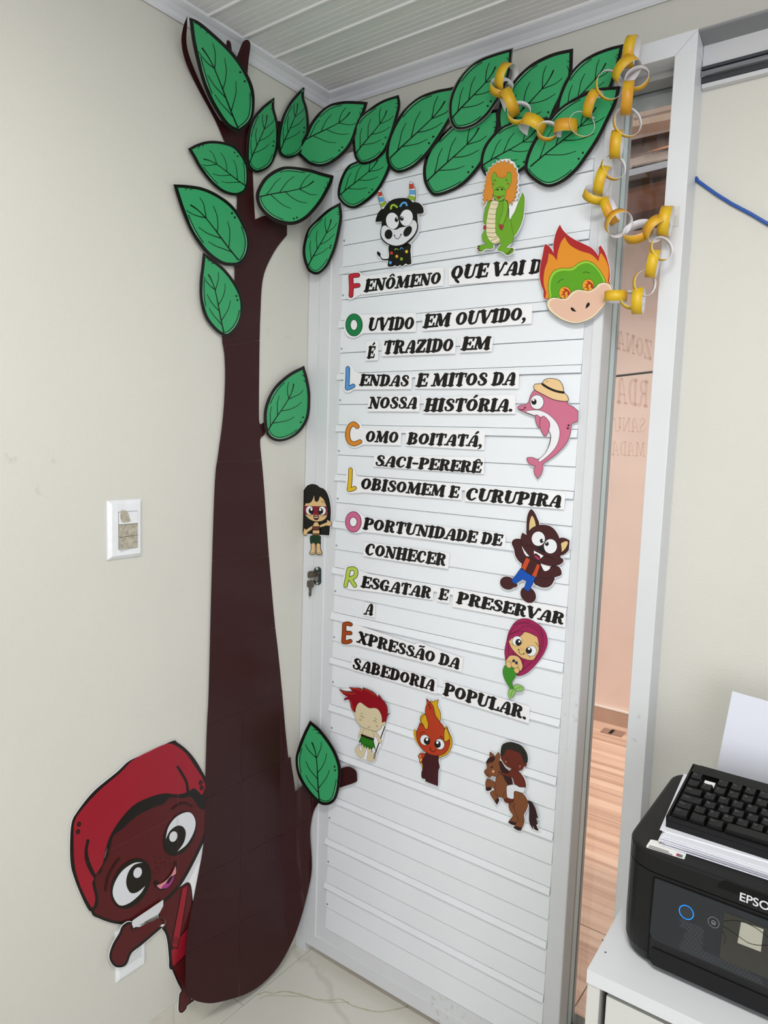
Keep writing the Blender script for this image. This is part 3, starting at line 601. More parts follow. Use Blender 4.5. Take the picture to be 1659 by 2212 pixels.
leaf(E_, [(1070, 212, 0), (1150, 280), (1240, 400), (1290, 500), (1313, 600), (1303, 720), (1272, 832), (1215, 876), (1140, 863), (1050, 772), (978, 650), (957, 520), (978, 420), (1020, 310)], (1145, 855), (1071, 217), s19, True, 'lowest green paper leaf, on the side branch near the floor by the door corner', 4.8, lift=.001)
# ------------------------------------------------------------------ word strips on the door
G1, G2, G3, G4 = (730, 560, 3.318), (730, 780, 3.318), (730, 1020, 3.318), (720, 1220, 3.19)
DS = PlaneY(LP)
WG = 'cut out word strips of the folklore verse'
def strip(crop, word, p0, p1, cap, paper, label, initial=None, blob_=None, lift=.0024, rnd=None):
    c = Cut(DS, crop, lift=lift, margin=0); c.paper(paper)
    if blob_: c.paper(blob_, True)
    c.parts[-1][0] = 'lettering'; text(c, word, p0, p1, cap, bold=1.16)
    if initial:
        c.part('initial_letter'); col, wd, strokes = initial; s = crop[2]
        if col != 'ring':
            qs = [(spline(c.conv(k), False, 5) if len(k) > 2 else [c.px(a) for a in k]) for k in strokes]
            c.L += 1
            for q in qs:
                for r in ribbon(q, (wd + 8) / s): c.emit(r, BLK, c.L)
            c.L += 1
            for q in qs:
                for r in ribbon(q, wd / s): c.emit(r, col, c.L)
        else:
            cc, (cx_, cy_), (rx, ry), (hx, hy) = wd, *strokes
            c.ell(cc, cx_, cy_, rx, ry, 0, ol=1.2); c.ell('#f1f2f4', cx_, cy_, hx, hy, 0, ol=1.2)
    return c.done('word_strip', label, 'word strip', WG)
strip(G1, 'ENÔMENO', (190, 236), (752, 176), 86, [(150, 105), (205, 120), (762, 58), (762, 190), (640, 205), (170, 258)], 'first white word strip starting with the red initial F', ('#c22e3c', 27, [[(98, 262), (101, 200), (97, 122)], [(97, 122), (120, 118), (147, 116)], [(108, 196), (125, 192), (150, 189)]]), [(80, 112), (120, 94), (165, 96), (176, 130), (172, 240), (140, 268), (100, 290), (72, 276), (78, 190)])
strip(G1, 'QUE VAI DE', (806, 148), (1560, 92), 98, [(797, 66), (1480, -8), (1560, -12), (1560, 128), (1475, 137), (797, 188)], 'white word strip top right that runs under the flame mask', lift=.0020)
strip(G1, 'UVIDO', (216, 514), (560, 503), 90, [(150, 402), (563, 385), (563, 521), (190, 532), (160, 530)], 'white word strip with the green round initial O', ('ring', '#1e8049', [(120, 472), (58, 78), (23, 36)]), [(60, 420), (120, 384), (178, 405), (192, 460), (190, 520), (160, 548), (110, 566), (62, 540), (48, 480)])
strip(G1, 'EM OUVIDO,', (612, 494), (1372, 436), 94, [(610, 392), (1397, 325), (1392, 463), (608, 516)], 'wide white word strip with a comma left of the pale flame mask muzzle')
strip(G1, 'É', (212, 711), (275, 708), 84, [(205, 592), (295, 583), (292, 725), (203, 729)], 'small white strip with a single accented E')
strip(G1, 'TRAZIDO', (324, 680), (842, 660), 92, [(320, 588), (849, 562), (845, 678), (318, 697)], 'white word strip between the accented E strip and the short EM strip')
strip(G1, 'EM', (884, 653), (1112, 646), 92, [(884, 556), (1119, 545), (1106, 662), (878, 671)], 'short white strip reading EM at the end of the third row')
strip(G1, 'ENDAS', (156, 906), (522, 912), 80, [(110, 800), (200, 830), (536, 828), (531, 932), (100, 935)], 'white word strip with the sky blue initial L', ('#5a98d8', 24, [[(76, 782), (74, 850), (70, 925)], [(72, 926), (95, 918), (114, 908)]]), [(52, 790), (76, 758), (108, 775), (130, 830), (140, 900), (110, 940), (70, 958), (44, 930), (46, 850)])
strip(G1, 'E MITOS DA', (562, 914), (1290, 902), 92, [(560, 822), (1303, 794), (1298, 928), (556, 929)], 'wide white word strip ending right above the dolphin snout')
strip(G2, 'NOSSA', (221, 341), (582, 341), 84, [(222, 255), (592, 244), (588, 363), (216, 361)], 'white word strip left half of the row beside the dolphin snout')
strip(G2, 'HISTÓRIA.', (618, 360), (1274, 361), 90, [(622, 268), (1276, 240), (1275, 378), (616, 376)], 'white word strip that ends with a full stop at the dolphin snout')
strip(G2, 'OMO', (197, 580), (447, 588), 82, [(150, 480), (457, 500), (455, 605), (170, 598)], 'short white word strip with the orange initial C', ('#d98a2f', 27, [[(143, 470), (118, 450), (88, 470), (74, 520), (84, 572), (118, 594), (162, 578)]]), [(56, 500), (80, 440), (140, 426), (178, 470), (190, 560), (180, 600), (120, 622), (70, 590)])
strip(G2, 'BOITATÁ,', (495, 595), (1056, 614), 82, [(492, 492), (1056, 490), (1053, 638), (490, 608)], 'white word strip with a comma left of the dolphin flipper')
strip(G2, 'SACI-PERERÊ', (267, 750), (1042, 802), 78, [(262, 676), (1052, 688), (1049, 809), (257, 756)], 'white word strip with a hyphen in its middle')
strip(G3, 'OBISOMEM E', (163, 120), (880, 186), 82, [(110, 15), (160, 30), (893, 88), (889, 200), (190, 145), (120, 150)], 'long white word strip with the yellow initial L', ('#dfb92c', 24, [[(95, -18), (92, 60), (84, 124)], [(86, 126), (105, 122), (124, 114)]]), [(66, 0), (92, -36), (120, -28), (134, 20), (150, 90), (150, 140), (100, 152), (66, 130)])
strip(G3, 'CURUPIRA', (915, 198), (1618, 254), 88, [(915, 104), (1636, 146), (1621, 267), (912, 208)], 'white word strip directly above the wolf ears')
strip(G3, 'PORTUNIDADE DE', (180, 406), (1190, 530), 82, [(150, 300), (240, 330), (1208, 440), (1201, 546), (170, 424)], 'longest white word strip, with the pink round initial O, left of the wolf', ('ring', '#cd6a90', [(115, 356), (55, 72), (24, 32)]), [(58, 330), (90, 278), (150, 280), (186, 330), (184, 420), (140, 436), (90, 428), (55, 390)])
strip(G3, 'CONHECER', (194, 590), (788, 672), 84, [(192, 498), (806, 578), (793, 692), (185, 600)], 'white word strip on its own row left of the wolf leg')
strip(G3, 'ESGATAR', (167, 822), (682, 906), 80, [(110, 690), (240, 730), (692, 822), (684, 915), (130, 838), (60, 828)], 'white word strip with the lime green initial R', ('#b4cf55', 24, [[(82, 694), (72, 750), (60, 812)], [(82, 694), (112, 690), (134, 706), (128, 744), (96, 760), (78, 760)], [(94, 764), (110, 788), (126, 812)]]), [(44, 740), (64, 676), (120, 668), (156, 700), (160, 800), (140, 840), (90, 838), (40, 815)])
strip(G3, 'E', (722, 908), (802, 920), 78, [(718, 822), (808, 838), (802, 938), (712, 925)], 'tiny white strip with a single plain E')
strip(G4, 'PRESERVAR', (848, 262), (1605, 414), 80, [(832, 158), (1607, 300), (1600, 430), (822, 288)], 'white word strip running to the right stile between wolf and mermaid')
strip(G4, 'A', (217, 342), (288, 347), 78, [(222, 258), (294, 268), (290, 363), (212, 351)], 'tiny white strip with a single A')
c_ = strip(G4, 'XPRESSÃO DA', (165, 533), (884, 722), 78, [(130, 400), (560, 545), (610, 535), (660, 560), (898, 640), (888, 738), (110, 540)], 'white word strip with the rust brown initial E', ('#a54a1e', 22, [[(80, 408), (78, 470), (74, 530)], [(80, 408), (104, 404), (124, 410)], [(78, 470), (100, 468), (122, 470)], [(74, 530), (98, 532), (122, 524)]]), [(62, 400), (96, 386), (140, 396), (152, 470), (146, 540), (100, 552), (56, 536), (58, 460)])
strip(G4, 'SABEDORIA', (132, 712), (712, 872), 78, [(132, 634), (722, 790), (716, 889), (126, 720)], 'white word strip above the red haired boy')
strip(G4, 'POPULAR.', (757, 892), (1350, 1070), 86, [(768, 800), (1358, 975), (1350, 1091), (750, 905)], 'last and lowest white word strip, slanting down left of the mermaid tail')
# ------------------------------------------------------------------ cut out characters on the door
FG = 'cut out folklore figures'
def fig(surf, crop, lift=.004, margin=1.6, rough=.3): return Cut(surf, crop, lift, margin, rough)
W_ = '#e8ebee'; K = '#15130f'
# black bull
c = fig(DS, (750, 330, 5.53)); c.parts[-1][0] = 'tail'
c.line(K, [1.5, 3.2, 4], [(405, 1240), (430, 1275), (470, 1282), (520, 1275)]); c.fill(K, [(370, 1180, 0), (400, 1195), (412, 1215), (405, 1248), (385, 1235), (368, 1210)]); c.paper([(365, 1200), (400, 1180), (430, 1250), (520, 1260), (510, 1300), (440, 1300), (380, 1250)])
c.part('body'); c.fill(K, [(525, 1100), (755, 1090), (768, 1180), (778, 1310), (770, 1335), (735, 1342), (715, 1330), (695, 1340), (670, 1362), (645, 1345), (610, 1365), (585, 1350), (550, 1365), (500, 1360), (498, 1320), (512, 1230)])
for x, y, cc in ((543, 1203, '#cf4a35'), (607, 1243, '#e0a93a'), (665, 1275, '#8fb533'), (727, 1188, '#e8c43a'), (535, 1320, '#5ba4d8')):
    c.ell(cc, x, y, 13, 15)
    for k in range(6): c.ell(cc, x + 13 * math.cos(k * 1.047), y + 15 * math.sin(k * 1.047), 6, 6)
c.line('#9bc03a', 1.5, [(590, 1172), (600, 1152), (628, 1165)]); c.line('#5ba4d8', 1.5, [(650, 1165), (668, 1140), (688, 1158)])
c.part('horn')
for hp, st in (([(413, 448, 0), (440, 500), (470, 585), (508, 632), (455, 700), (425, 650), (398, 560), (388, 490)], [('#c8402c', [(393, 482), (428, 478), (440, 522), (396, 534)]), ('#5ba4d8', [(398, 548), (445, 540), (462, 585), (410, 602)]), ('#8fb533', [(418, 622), (472, 590), (492, 618), (438, 662)])]),
               ([(776, 356, 0), (815, 390), (834, 460), (834, 545), (815, 605), (750, 560), (772, 480), (765, 400)], [('#c8402c', [(768, 386), (808, 384), (824, 438), (770, 444)]), ('#5ba4d8', [(774, 458), (830, 458), (832, 512), (766, 506)]), ('#8fb533', [(764, 520), (832, 540), (828, 586), (752, 560)])])):
    c.fill(W_, hp, ol=.8)
    for cc, q in st: c.fill(cc, q, False, ol=.35, margin=0)
c.part('head'); c.fill(K, [(440, 680, 0), (400, 720), (370, 790), (362, 835, 0), (440, 828), (520, 800), (500, 700)]); c.fill(K, [(815, 600, 0), (880, 612), (925, 660), (935, 715), (920, 735, 0), (860, 735), (800, 700)])
c.fill(K, [(680, 552), (770, 570), (830, 640), (858, 730), (865, 850), (872, 890), (850, 970), (780, 1060), (690, 1120), (590, 1130), (490, 1095), (430, 1030), (420, 950), (435, 880), (438, 760), (470, 660), (560, 575)])
c.fill('#dfe2e6', [(480, 880), (520, 905), (600, 930), (660, 905), (740, 885), (800, 820), (840, 830), (858, 890), (830, 975), (760, 1050), (680, 1105), (590, 1118), (500, 1085), (440, 1020), (430, 950), (445, 895)], margin=0)
c.part('eye')
for x, y, a in ((565, 825, -8), (732, 788, 10)): c.ell(W_, x, y, 76, 98, a, ol=.7)
c.ell(K, 615, 810, 22, 30, 5); c.ell(K, 678, 797, 22, 28, -5); c.ell('#ffffff', 622, 795, 7, 9); c.ell('#ffffff', 683, 784, 7, 9)
c.part('face_marks'); c.ell(K, 520, 985, 46, 58, 5); c.ell(K, 748, 950, 42, 70, 32); c.line(K, 1.1, [(590, 1000), (605, 1030), (632, 1038), (655, 1018), (668, 990)]); c.ell(K, 590, 998, 8, 8); c.ell(K, 669, 988, 8, 8)
c.line('#9bc03a', 4.4, [(550, 680), (560, 645), (590, 638), (622, 662)]); c.line('#5ba4d8', 4.2, [(662, 652), (690, 615), (725, 612), (738, 642)])
c.done('bull_cutout', 'black and white paper bull with striped coloured horns', 'paper figure', FG)
# green alligator with an orange mane
c = fig(DS, (980, 330, 5.53), lift=.0145); c.parts[-1][0] = 'tail'; g = '#6da52c'; g2 = '#79b033'
c.fill(g, [(860, 500, 0), (880, 560), (878, 680), (860, 810), (820, 920), (755, 1015), (700, 950), (720, 815), (770, 720), (820, 590)], ol=.5)
c.paper([(700, 660), (800, 600), (780, 900), (700, 820)]); c.part('body')
c.fill(g, [(470, 600), (680, 600), (690, 700), (690, 780), (725, 850), (735, 940), (752, 1000), (745, 1070), (700, 1120), (665, 1155), (740, 1160), (748, 1200), (680, 1240), (630, 1205), (565, 1180), (590, 1130), (600, 1100), (540, 1106), (505, 1110), (512, 1140), (490, 1165), (420, 1165), (365, 1200), (322, 1140), (370, 1122), (425, 1112), (385, 1060), (380, 1000), (410, 950), (425, 880), (400, 860), (402, 760), (430, 660)], ol=.5)
c.fill('#e4d9b2', [(500, 600), (575, 610), (545, 720), (538, 860), (542, 980), (592, 1060), (570, 1100), (520, 1104), (470, 1070), (432, 990), (430, 870), (450, 740), (475, 650)], ol=.4, margin=0)
for y, xa, xb in ((630, 490, 568), (688, 470, 556), (750, 456, 546), (805, 444, 540), (860, 436, 538), (916, 432, 540), (970, 435, 545), (1020, 445, 560)): c.line('#4d5524', .7, [(xa, y), ((xa + xb) / 2, y + 10), (xb, y + 4)])
c.line('#4d5524', .7, [(478, 1075), (560, 1040)]); c.line('#4d5524', .7, [(540, 1100), (590, 1070)])
c.part('arm'); c.fill(g2, [(640, 600), (680, 620), (682, 720), (650, 830), (620, 890), (585, 880), (590, 830), (625, 740)], ol=.5, margin=0); c.fill('#a2343c', [(585, 880), (632, 895), (612, 945), (590, 920)], ol=.3); c.fill('#a2343c', [(400, 900), (425, 888), (428, 935), (400, 935)], ol=.3)
for x, y in ((345, 1140), (335, 1165), (350, 1185)): c.ell('#5d2420', x, y, 14, 8)
for x, y in ((735, 1175), (715, 1200), (690, 1222)): c.ell('#5d2420', x, y, 13, 8)
c.part('mane')
mane = [(650, 125, 0)]; ctr = (600, 420)
pts = []
for k in range(41):
    a = math.radians(130 - k * (440 - 160) / 40 * 1.0); 
    rx, ry = (205 if k % 2 else 178), (300 if k % 2 else 268)
    pts.append((605 + rx * math.cos(a), 410 - ry * math.sin(a) if math.sin(a) > -0.35 else 410 - ry * .85 * math.sin(a), 0))
mp = [(590, 165), (600, 125), (625, 150), (650, 122), (672, 160), (700, 120), (712, 170), (750, 165), (758, 205), (790, 220), (785, 260), (805, 290), (795, 330), (808, 380), (785, 400), (805, 440), (780, 460), (805, 500), (772, 510), (790, 560), (760, 560), (775, 610), (745, 590), (740, 660), (715, 610), (700, 660), (690, 600), (660, 590), (640, 520), (510, 520), (505, 590), (470, 600), (455, 610), (440, 580), (420, 640), (408, 655), (415, 600), (388, 590), (412, 550), (388, 535), (415, 500), (395, 480), (425, 450), (405, 420), (435, 400), (415, 370), (445, 350), (425, 320), (455, 300), (440, 270), (475, 250), (470, 215), (505, 205), (515, 170), (545, 180), (560, 140)]
c.fill('#d98d33', [(x, y, 0) for x, y in mp], False, ol=.5, margin=2.2); c.paper([(560, 150), (590, 110), (680, 98), (760, 140), (800, 230), (812, 400), (800, 560), (730, 680), (600, 400), (420, 660), (395, 500), (440, 260)])
c.part('head'); c.fill(g2, [(540, 262), (560, 310), (600, 330), (660, 320), (690, 262), (725, 275), (730, 350), (715, 420), (672, 480), (655, 560), (610, 600), (560, 598), (522, 560), (520, 490), (505, 420), (500, 330), (512, 280)], ol=.5, margin=0)
c.fill('#d98d33', [(560, 290, 0), (575, 330, 0), (590, 300, 0), (605, 345, 0), (625, 300, 0), (640, 335, 0), (655, 300, 0), (672, 335, 0), (680, 280, 0), (620, 255, 0)], False, ol=0, margin=0)
c.line('#6b4210', .5, [(545, 268), (560, 290), (575, 330), (590, 300), (605, 345), (625, 300), (640, 335), (655, 300), (672, 335), (690, 268)], False)
c.line(K, .8, [(520, 375), (532, 350), (552, 372)]); c.line(K, .8, [(662, 368), (676, 348), (690, 372)]); c.ell('#a4642f', 520, 404, 14, 14); c.ell('#a4642f', 692, 400, 14, 14)
c.line(K, .8, [(528, 540), (580, 555), (650, 538)]); c.ell(K, 570, 470, 14, 9, -20); c.ell(K, 622, 466, 14, 9, 20); c.fill('#b0392f', [(562, 553), (606, 552), (584, 580)], margin=0, ol=.3); c.line(K, .7, [(530, 480), (570, 448), (600, 436), (640, 448), (662, 478)])
c.done('alligator_cutout', 'green paper alligator with a bushy orange mane standing upright', 'paper figure', FG)
# flame mask
c = fig(DS, (1130, 460, 4.74), lift=.012, margin=.8); c.parts[-1][0] = 'flame'
c.fill('#a92a2c', [(400, 135, 0), (440, 200), (520, 270), (640, 330), (720, 370), (770, 420), (792, 450), (798, 400), (795, 370), (815, 345, 0), (860, 420), (890, 510), (908, 600), (905, 700), (860, 800), (300, 900), (230, 800), (195, 680), (200, 560), (225, 440), (240, 360), (250, 332, 0), (290, 355), (325, 400), (335, 420), (335, 330), (360, 220)])
c.fill('#dd8f2a', [(450, 262, 0), (500, 340), (600, 400), (720, 440), (795, 510, 0), (805, 450), (822, 425, 0), (870, 500), (898, 590), (890, 700), (850, 760), (310, 890), (260, 820), (235, 720), (245, 600), (275, 510), (288, 428, 0), (330, 450), (370, 500, 0), (380, 420), (410, 320)], margin=0)
c.part('green_face'); c.fill('#92c83a', [(660, 505), (730, 525), (790, 580), (835, 650), (858, 725), (760, 800), (330, 890), (295, 850), (285, 760), (300, 670), (345, 605), (420, 582), (520, 578), (590, 530)], ol=.9, margin=0); c.fill('#5ba022', [(670, 528), (730, 548), (785, 600), (825, 665), (838, 730), (740, 790), (350, 880), (315, 850), (305, 760), (322, 680), (365, 625), (430, 605), (530, 600), (600, 550)], margin=0)
c.line(K, 1, [(380, 732), (400, 705), (438, 690)]); c.line(K, 1, [(636, 626), (670, 618), (706, 630)])
c.part('eye')
for x, y in ((452, 830), (690, 755)):
    c.ell('#e29f2f', x, y, 58, 62, ol=.7)
    c.fill('#a8281e', [(x - 20, y - 45, 0), (x + 15, y - 40), (x + 48, y - 10), (x + 50, y + 30), (x + 15, y + 20), (x, y + 55, 0), (x - 20, y + 25), (x - 45, y + 30, 0), (x - 15, y), (x - 40, y - 12, 0), (x, y - 20)], margin=0); c.ell('#e29f2f', x + 14, y + 6, 14, 20, 20); c.ell('#e29f2f', x - 14, y + 30, 8, 8)
c.part('muzzle'); c.fill('#e6d6b4', [(860, 728), (915, 750), (933, 810), (905, 890), (830, 990), (740, 1080), (640, 1125), (540, 1138), (420, 1100), (320, 1030), (275, 970), (280, 910), (330, 880), (420, 890), (470, 885), (520, 830), (580, 800), (640, 805), (700, 812), (760, 780), (800, 740)], ol=.9); c.fill('#e0b9a2', [(850, 745), (900, 765), (915, 815), (885, 890), (815, 985), (725, 1070), (630, 1115), (540, 1125), (430, 1085), (340, 1020), (300, 960), (310, 915), (350, 895), (425, 905), (480, 900), (535, 845), (590, 815), (640, 820), (705, 828), (770, 795), (810, 760)], margin=0)
c.part('nostril'); c.fill(K, [(512, 985), (535, 982), (572, 1022, 0), (530, 1015)], margin=0); c.fill(K, [(690, 930), (708, 940), (700, 965), (664, 995, 0), (672, 955)], margin=0)
c.done('flame_mask', 'flame headed paper mask with a green face and a pale pink muzzle', 'paper mask', FG)
# pink dolphin
c = fig(DS, (1050, 780, 5.53), margin=.6); pk = '#c9708b'; c.parts[-1][0] = 'body'
c.fill(pk, [(600, 345), (680, 360), (960, 480), (985, 520), (1040, 545), (1107, 600, 0), (1100, 725, 0), (1045, 740), (1025, 780), (1010, 880), (960, 990), (860, 1100), (770, 1170), (690, 1230), (685, 1290), (660, 1360), (625, 1400, 0), (590, 1340), (585, 1280), (600, 1250), (540, 1235), (498, 1165), (560, 1153), (635, 1175), (720, 1100), (770, 980), (780, 880), (750, 780), (700, 720), (600, 660), (480, 615), (400, 575), (400, 540), (480, 520), (520, 490), (545, 410)], ol=1.1)
c.part('belly'); c.fill('#ebe9ee', [(487, 608), (540, 592), (640, 590), (740, 630), (830, 710), (880, 800), (885, 900), (850, 1010), (780, 1100), (665, 1195), (640, 1180), (720, 1100), (772, 990), (785, 890), (750, 800), (690, 720), (600, 655)], ol=.9, margin=0)
c.part('flipper'); c.fill(pk, [(600, 650), (640, 660), (665, 690), (665, 760), (645, 795), (612, 740)], ol=1); c.fill(pk, [(690, 662), (725, 680), (768, 745), (755, 830), (718, 898), (680, 850), (655, 770), (660, 695)], ol=1)
c.part('eye'); c.ell(W_, 620, 492, 78, 84, ol=1); c.ell(K, 583, 488, 32, 36); c.ell('#ffffff', 578, 468, 12, 12)
c.part('face_marks'); c.line(K, 1.2, [(405, 580), (440, 585), (465, 575), (480, 552)]); c.ell(K, 478, 555, 9, 9); c.ell('#4b1c28', 997, 768, 13, 11); c.ell('#4b1c28', 988, 803, 13, 11)
c.part('straw_hat'); c.fill('#e7c592', [(588, 310), (600, 282), (680, 270), (720, 225), (790, 213), (880, 235), (925, 300), (938, 370), (985, 430), (985, 475), (900, 475), (800, 450), (700, 400), (600, 345)], ol=1.2); c.line(K, 5, [(688, 280), (760, 325), (850, 362), (938, 378)]); c.ell(K, 736, 252, 4, 5); c.ell(K, 747, 243, 4, 5)
c.done('dolphin_cutout', 'pink paper dolphin wearing a straw hat', 'paper figure', FG)
# wolf
c = fig(DS, (1060, 1090, 8.295), margin=1.5); br = '#431d20'; c.parts[-1][0] = 'tail'
c.fill(br, [(1130, 1300), (1130, 1380), (1060, 1460), (950, 1475), (850, 1440), (800, 1400), (820, 1290)], ol=.8)
c.part('arm'); c.fill(br, [(555, 625), (575, 680), (570, 760), (610, 870), (650, 940), (600, 1050), (520, 1000), (460, 900), (440, 790), (402, 700), (420, 640), (480, 615)], ol=.9)
c.fill(br, [(890, 1060), (960, 1180), (1020, 1190), (1080, 1150), (1095, 1110), (1180, 1100), (1240, 1120), (1275, 1190), (1270, 1250), (1200, 1280), (1080, 1310), (950, 1310), (850, 1250)], ol=.9); c.paper([(570, 740), (740, 930), (700, 980), (560, 860)]); c.paper([(870, 1030), (1150, 1090), (1080, 1190), (960, 1190)])
c.part('body'); c.fill(br, [(650, 930), (900, 1030), (820, 1300), (640, 1250), (570, 1120)], ol=.8); c.part('vest'); c.fill('#c54a24', [(655, 945), (722, 985), (680, 1080), (635, 1180), (568, 1120), (610, 1040)], False, ol=.6); c.fill('#c54a24', [(850, 1060), (900, 1085), (830, 1295), (750, 1275), (800, 1180)], False, ol=.6)
c.part('foot'); c.ell(br, 320, 1400, 130, 108, 20, ol=.9, margin=1.5); c.ell(br, 690, 1610, 118, 150, -40, ol=.9, margin=1.5); c.fill(br, [(400, 1350), (500, 1430), (450, 1480), (380, 1440)], ol=0); 
c.part('trousers'); c.fill('#0f50b0', [(560, 1135, 0), (680, 1225), (820, 1300, 0), (770, 1420), (710, 1530, 0), (695, 1550, 0), (680, 1525, 0), (660, 1545, 0), (645, 1500, 0), (612, 1520, 0), (660, 1360, 0), (590, 1330, 0), (480, 1400, 0), (460, 1415, 0), (440, 1395, 0), (415, 1400, 0), (415, 1360, 0), (388, 1350, 0), (470, 1260)], False, ol=.7)
c.part('ear'); c.fill(br, [(745, 88), (790, 130), (840, 230), (880, 360), (800, 480), (680, 540), (668, 400), (680, 220), (710, 130)], ol=.9); c.fill('#dcc487', [(765, 192, 0), (805, 270), (828, 378, 0), (770, 410), (710, 465, 0), (712, 350), (735, 240)], margin=0); c.fill(br, [(1255, 612), (1340, 600), (1425, 640, 0), (1412, 800, 0), (1360, 860), (1280, 890), (1240, 760)], ol=.9); c.fill('#dcc487', [(1280, 690, 0), (1350, 655), (1400, 665), (1385, 730), (1340, 800), (1288, 845, 0)], margin=0)
c.part('head'); c.fill(br, [(920, 365), (1040, 375), (1140, 430), (1220, 540), (1265, 680), (1285, 820), (1262, 940), (1310, 975), (1300, 1030), (1200, 1080), (1080, 1085), (920, 1040), (760, 950), (650, 830), (585, 720), (565, 600), (592, 508, 0), (665, 550, 0), (740, 440), (830, 385)], ol=.9)
c.part('eye'); c.ell(W_, 875, 607, 118, 128, 0, ol=.8); c.ell(W_, 1092, 742, 116, 128, 0, ol=.8); c.ell(K, 935, 645, 34, 38); c.ell(K, 1028, 698, 34, 38); c.ell('#ffffff', 958, 635, 10, 13); c.ell('#ffffff', 1020, 678, 9, 11)
c.part('muzzle'); c.fill('#10161f', [(850, 760), (930, 740), (975, 790), (985, 850), (930, 835), (870, 790)], margin=0); c.fill('#f1f2f4', [(800, 812, 0), (825, 835, 0), (970, 910, 0), (915, 960, 0), (905, 915, 0), (835, 865, 0), (800, 880, 0)], False, margin=0, ol=.4); c.fill('#b03358', [(805, 905), (850, 915), (905, 970), (860, 975)], margin=0, ol=.5); c.line('#1d0c0d', .8, [(650, 715), (740, 735), (800, 775)]); c.line('#1d0c0d', .8, [(980, 910), (1080, 930), (1160, 970)])
c.done('wolf_cutout', 'brown paper wolf in torn blue trousers and orange vest', 'paper figure', FG)
# mermaid
c = fig(DS, (1060, 1320, 10.37), margin=.5); hr = '#9a2153'; sk = '#ddb97c'; c.parts[-1][0] = 'hair'
c.fill(hr, [(800, 160), (920, 190), (1100, 300), (1230, 440), (1285, 600), (1280, 760), (1200, 950), (1060, 1150), (900, 1320), (760, 1410), (620, 1435), (600, 1300), (380, 1150), (340, 1000), (335, 860), (380, 640), (430, 450), (540, 270), (660, 180)], ol=.6)
for q in ([(400, 600), (520, 380), (700, 270), (900, 280), (1080, 380), (1180, 540), (1190, 760), (1120, 950), (1000, 1080)], [(430, 520), (600, 440), (760, 340), (900, 330), (1040, 420), (1140, 560), (1160, 720), (1110, 900)], [(520, 300), (720, 240), (900, 240)], [(1060, 270), (1150, 400), (1190, 560)], [(740, 1150), (800, 1080)], [(740, 1290), (860, 1200), (960, 1100)], [(430, 700), (420, 880), (430, 960)], [(530, 880), (525, 970)]): c.line('#33101f', .8, q)
c.part('face'); c.fill(sk, [(780, 455, 0), (900, 490), (1060, 570, 0), (1090, 680), (1095, 860), (1040, 980), (980, 1070), (880, 1080), (740, 1040), (620, 960), (500, 830), (440, 700), (440, 640), (560, 560), (690, 540)], ol=.7, margin=0); c.fill(hr, [(780, 455, 0), (680, 550), (560, 570), (520, 610, 0), (515, 570, 0), (440, 650), (405, 640, 0), (480, 520), (700, 440)], ol=.6, margin=0)
c.part('eye'); c.ell(W_, 615, 660, 105, 108, 20, ol=.7); c.ell(K, 645, 690, 68, 76); c.ell('#ffffff', 665, 668, 22, 24); c.ell(W_, 935, 880, 108, 112, 25, ol=.7); c.ell(K, 878, 870, 70, 74); c.ell('#ffffff', 884, 832, 26, 26)
c.part('face_marks'); c.line(K, .8, [(652, 850), (665, 920), (720, 965), (770, 940)]); c.ell(K, 652, 850, 14, 14); c.ell(K, 770, 940, 14, 14); c.line(K, .9, [(1030, 690), (1075, 745), (1092, 790)])
for q in ([(500, 735), (512, 715)], [(530, 760), (540, 742)], [(870, 1000), (876, 980)], [(905, 1030), (910, 1005)]): c.line(K, .7, q)
for k in range(9): c.ell('#b9854a', 700 + 70 * random.random(), 790 + 80 * random.random(), 5, 5)
c.part('body'); c.fill(sk, [(400, 1060), (460, 990), (560, 980), (660, 1020), (720, 1120), (745, 1240), (690, 1320), (640, 1240), (600, 1180), (400, 1180), (372, 1110)], ol=.7); c.fill(sk, [(500, 1130), (620, 1150), (640, 1230), (560, 1260), (490, 1220)], ol=.6, margin=0)
c.part('tail'); c.fill('#3c8a26', [(360, 1200), (440, 1255), (520, 1240), (570, 1300), (612, 1390), (560, 1480), (510, 1570), (530, 1700), (480, 1715), (400, 1600), (330, 1450), (310, 1320)], ol=.7); c.fill('#8ec064', [(540, 1725), (580, 1640), (660, 1638), (772, 1700), (720, 1770), (600, 1770)], ol=.7); c.fill('#8ec064', [(545, 1735), (590, 1760), (560, 1850), (475, 1938), (420, 1860), (440, 1760), (500, 1725)], ol=.7)
c.line('#1c4a14', .7, [(545, 1740), (650, 1700), (720, 1690)]); c.line('#1c4a14', .7, [(540, 1745), (500, 1830), (480, 1900)])
c.part('hand'); c.fill(sk, [(440, 1105), (480, 1150), (490, 1230), (440, 1255), (392, 1210), (388, 1140)], ol=.6, margin=0); c.fill(sk, [(640, 1250), (670, 1290), (665, 1350), (620, 1375), (570, 1330), (560, 1280)], ol=.6, margin=0); c.ell('#1d2746', 550, 1095, 32, 32); c.ell('#1d2746', 612, 1140, 28, 36)
c.done('mermaid_cutout', 'paper mermaid with long magenta hair and a green tail', 'paper figure', FG)
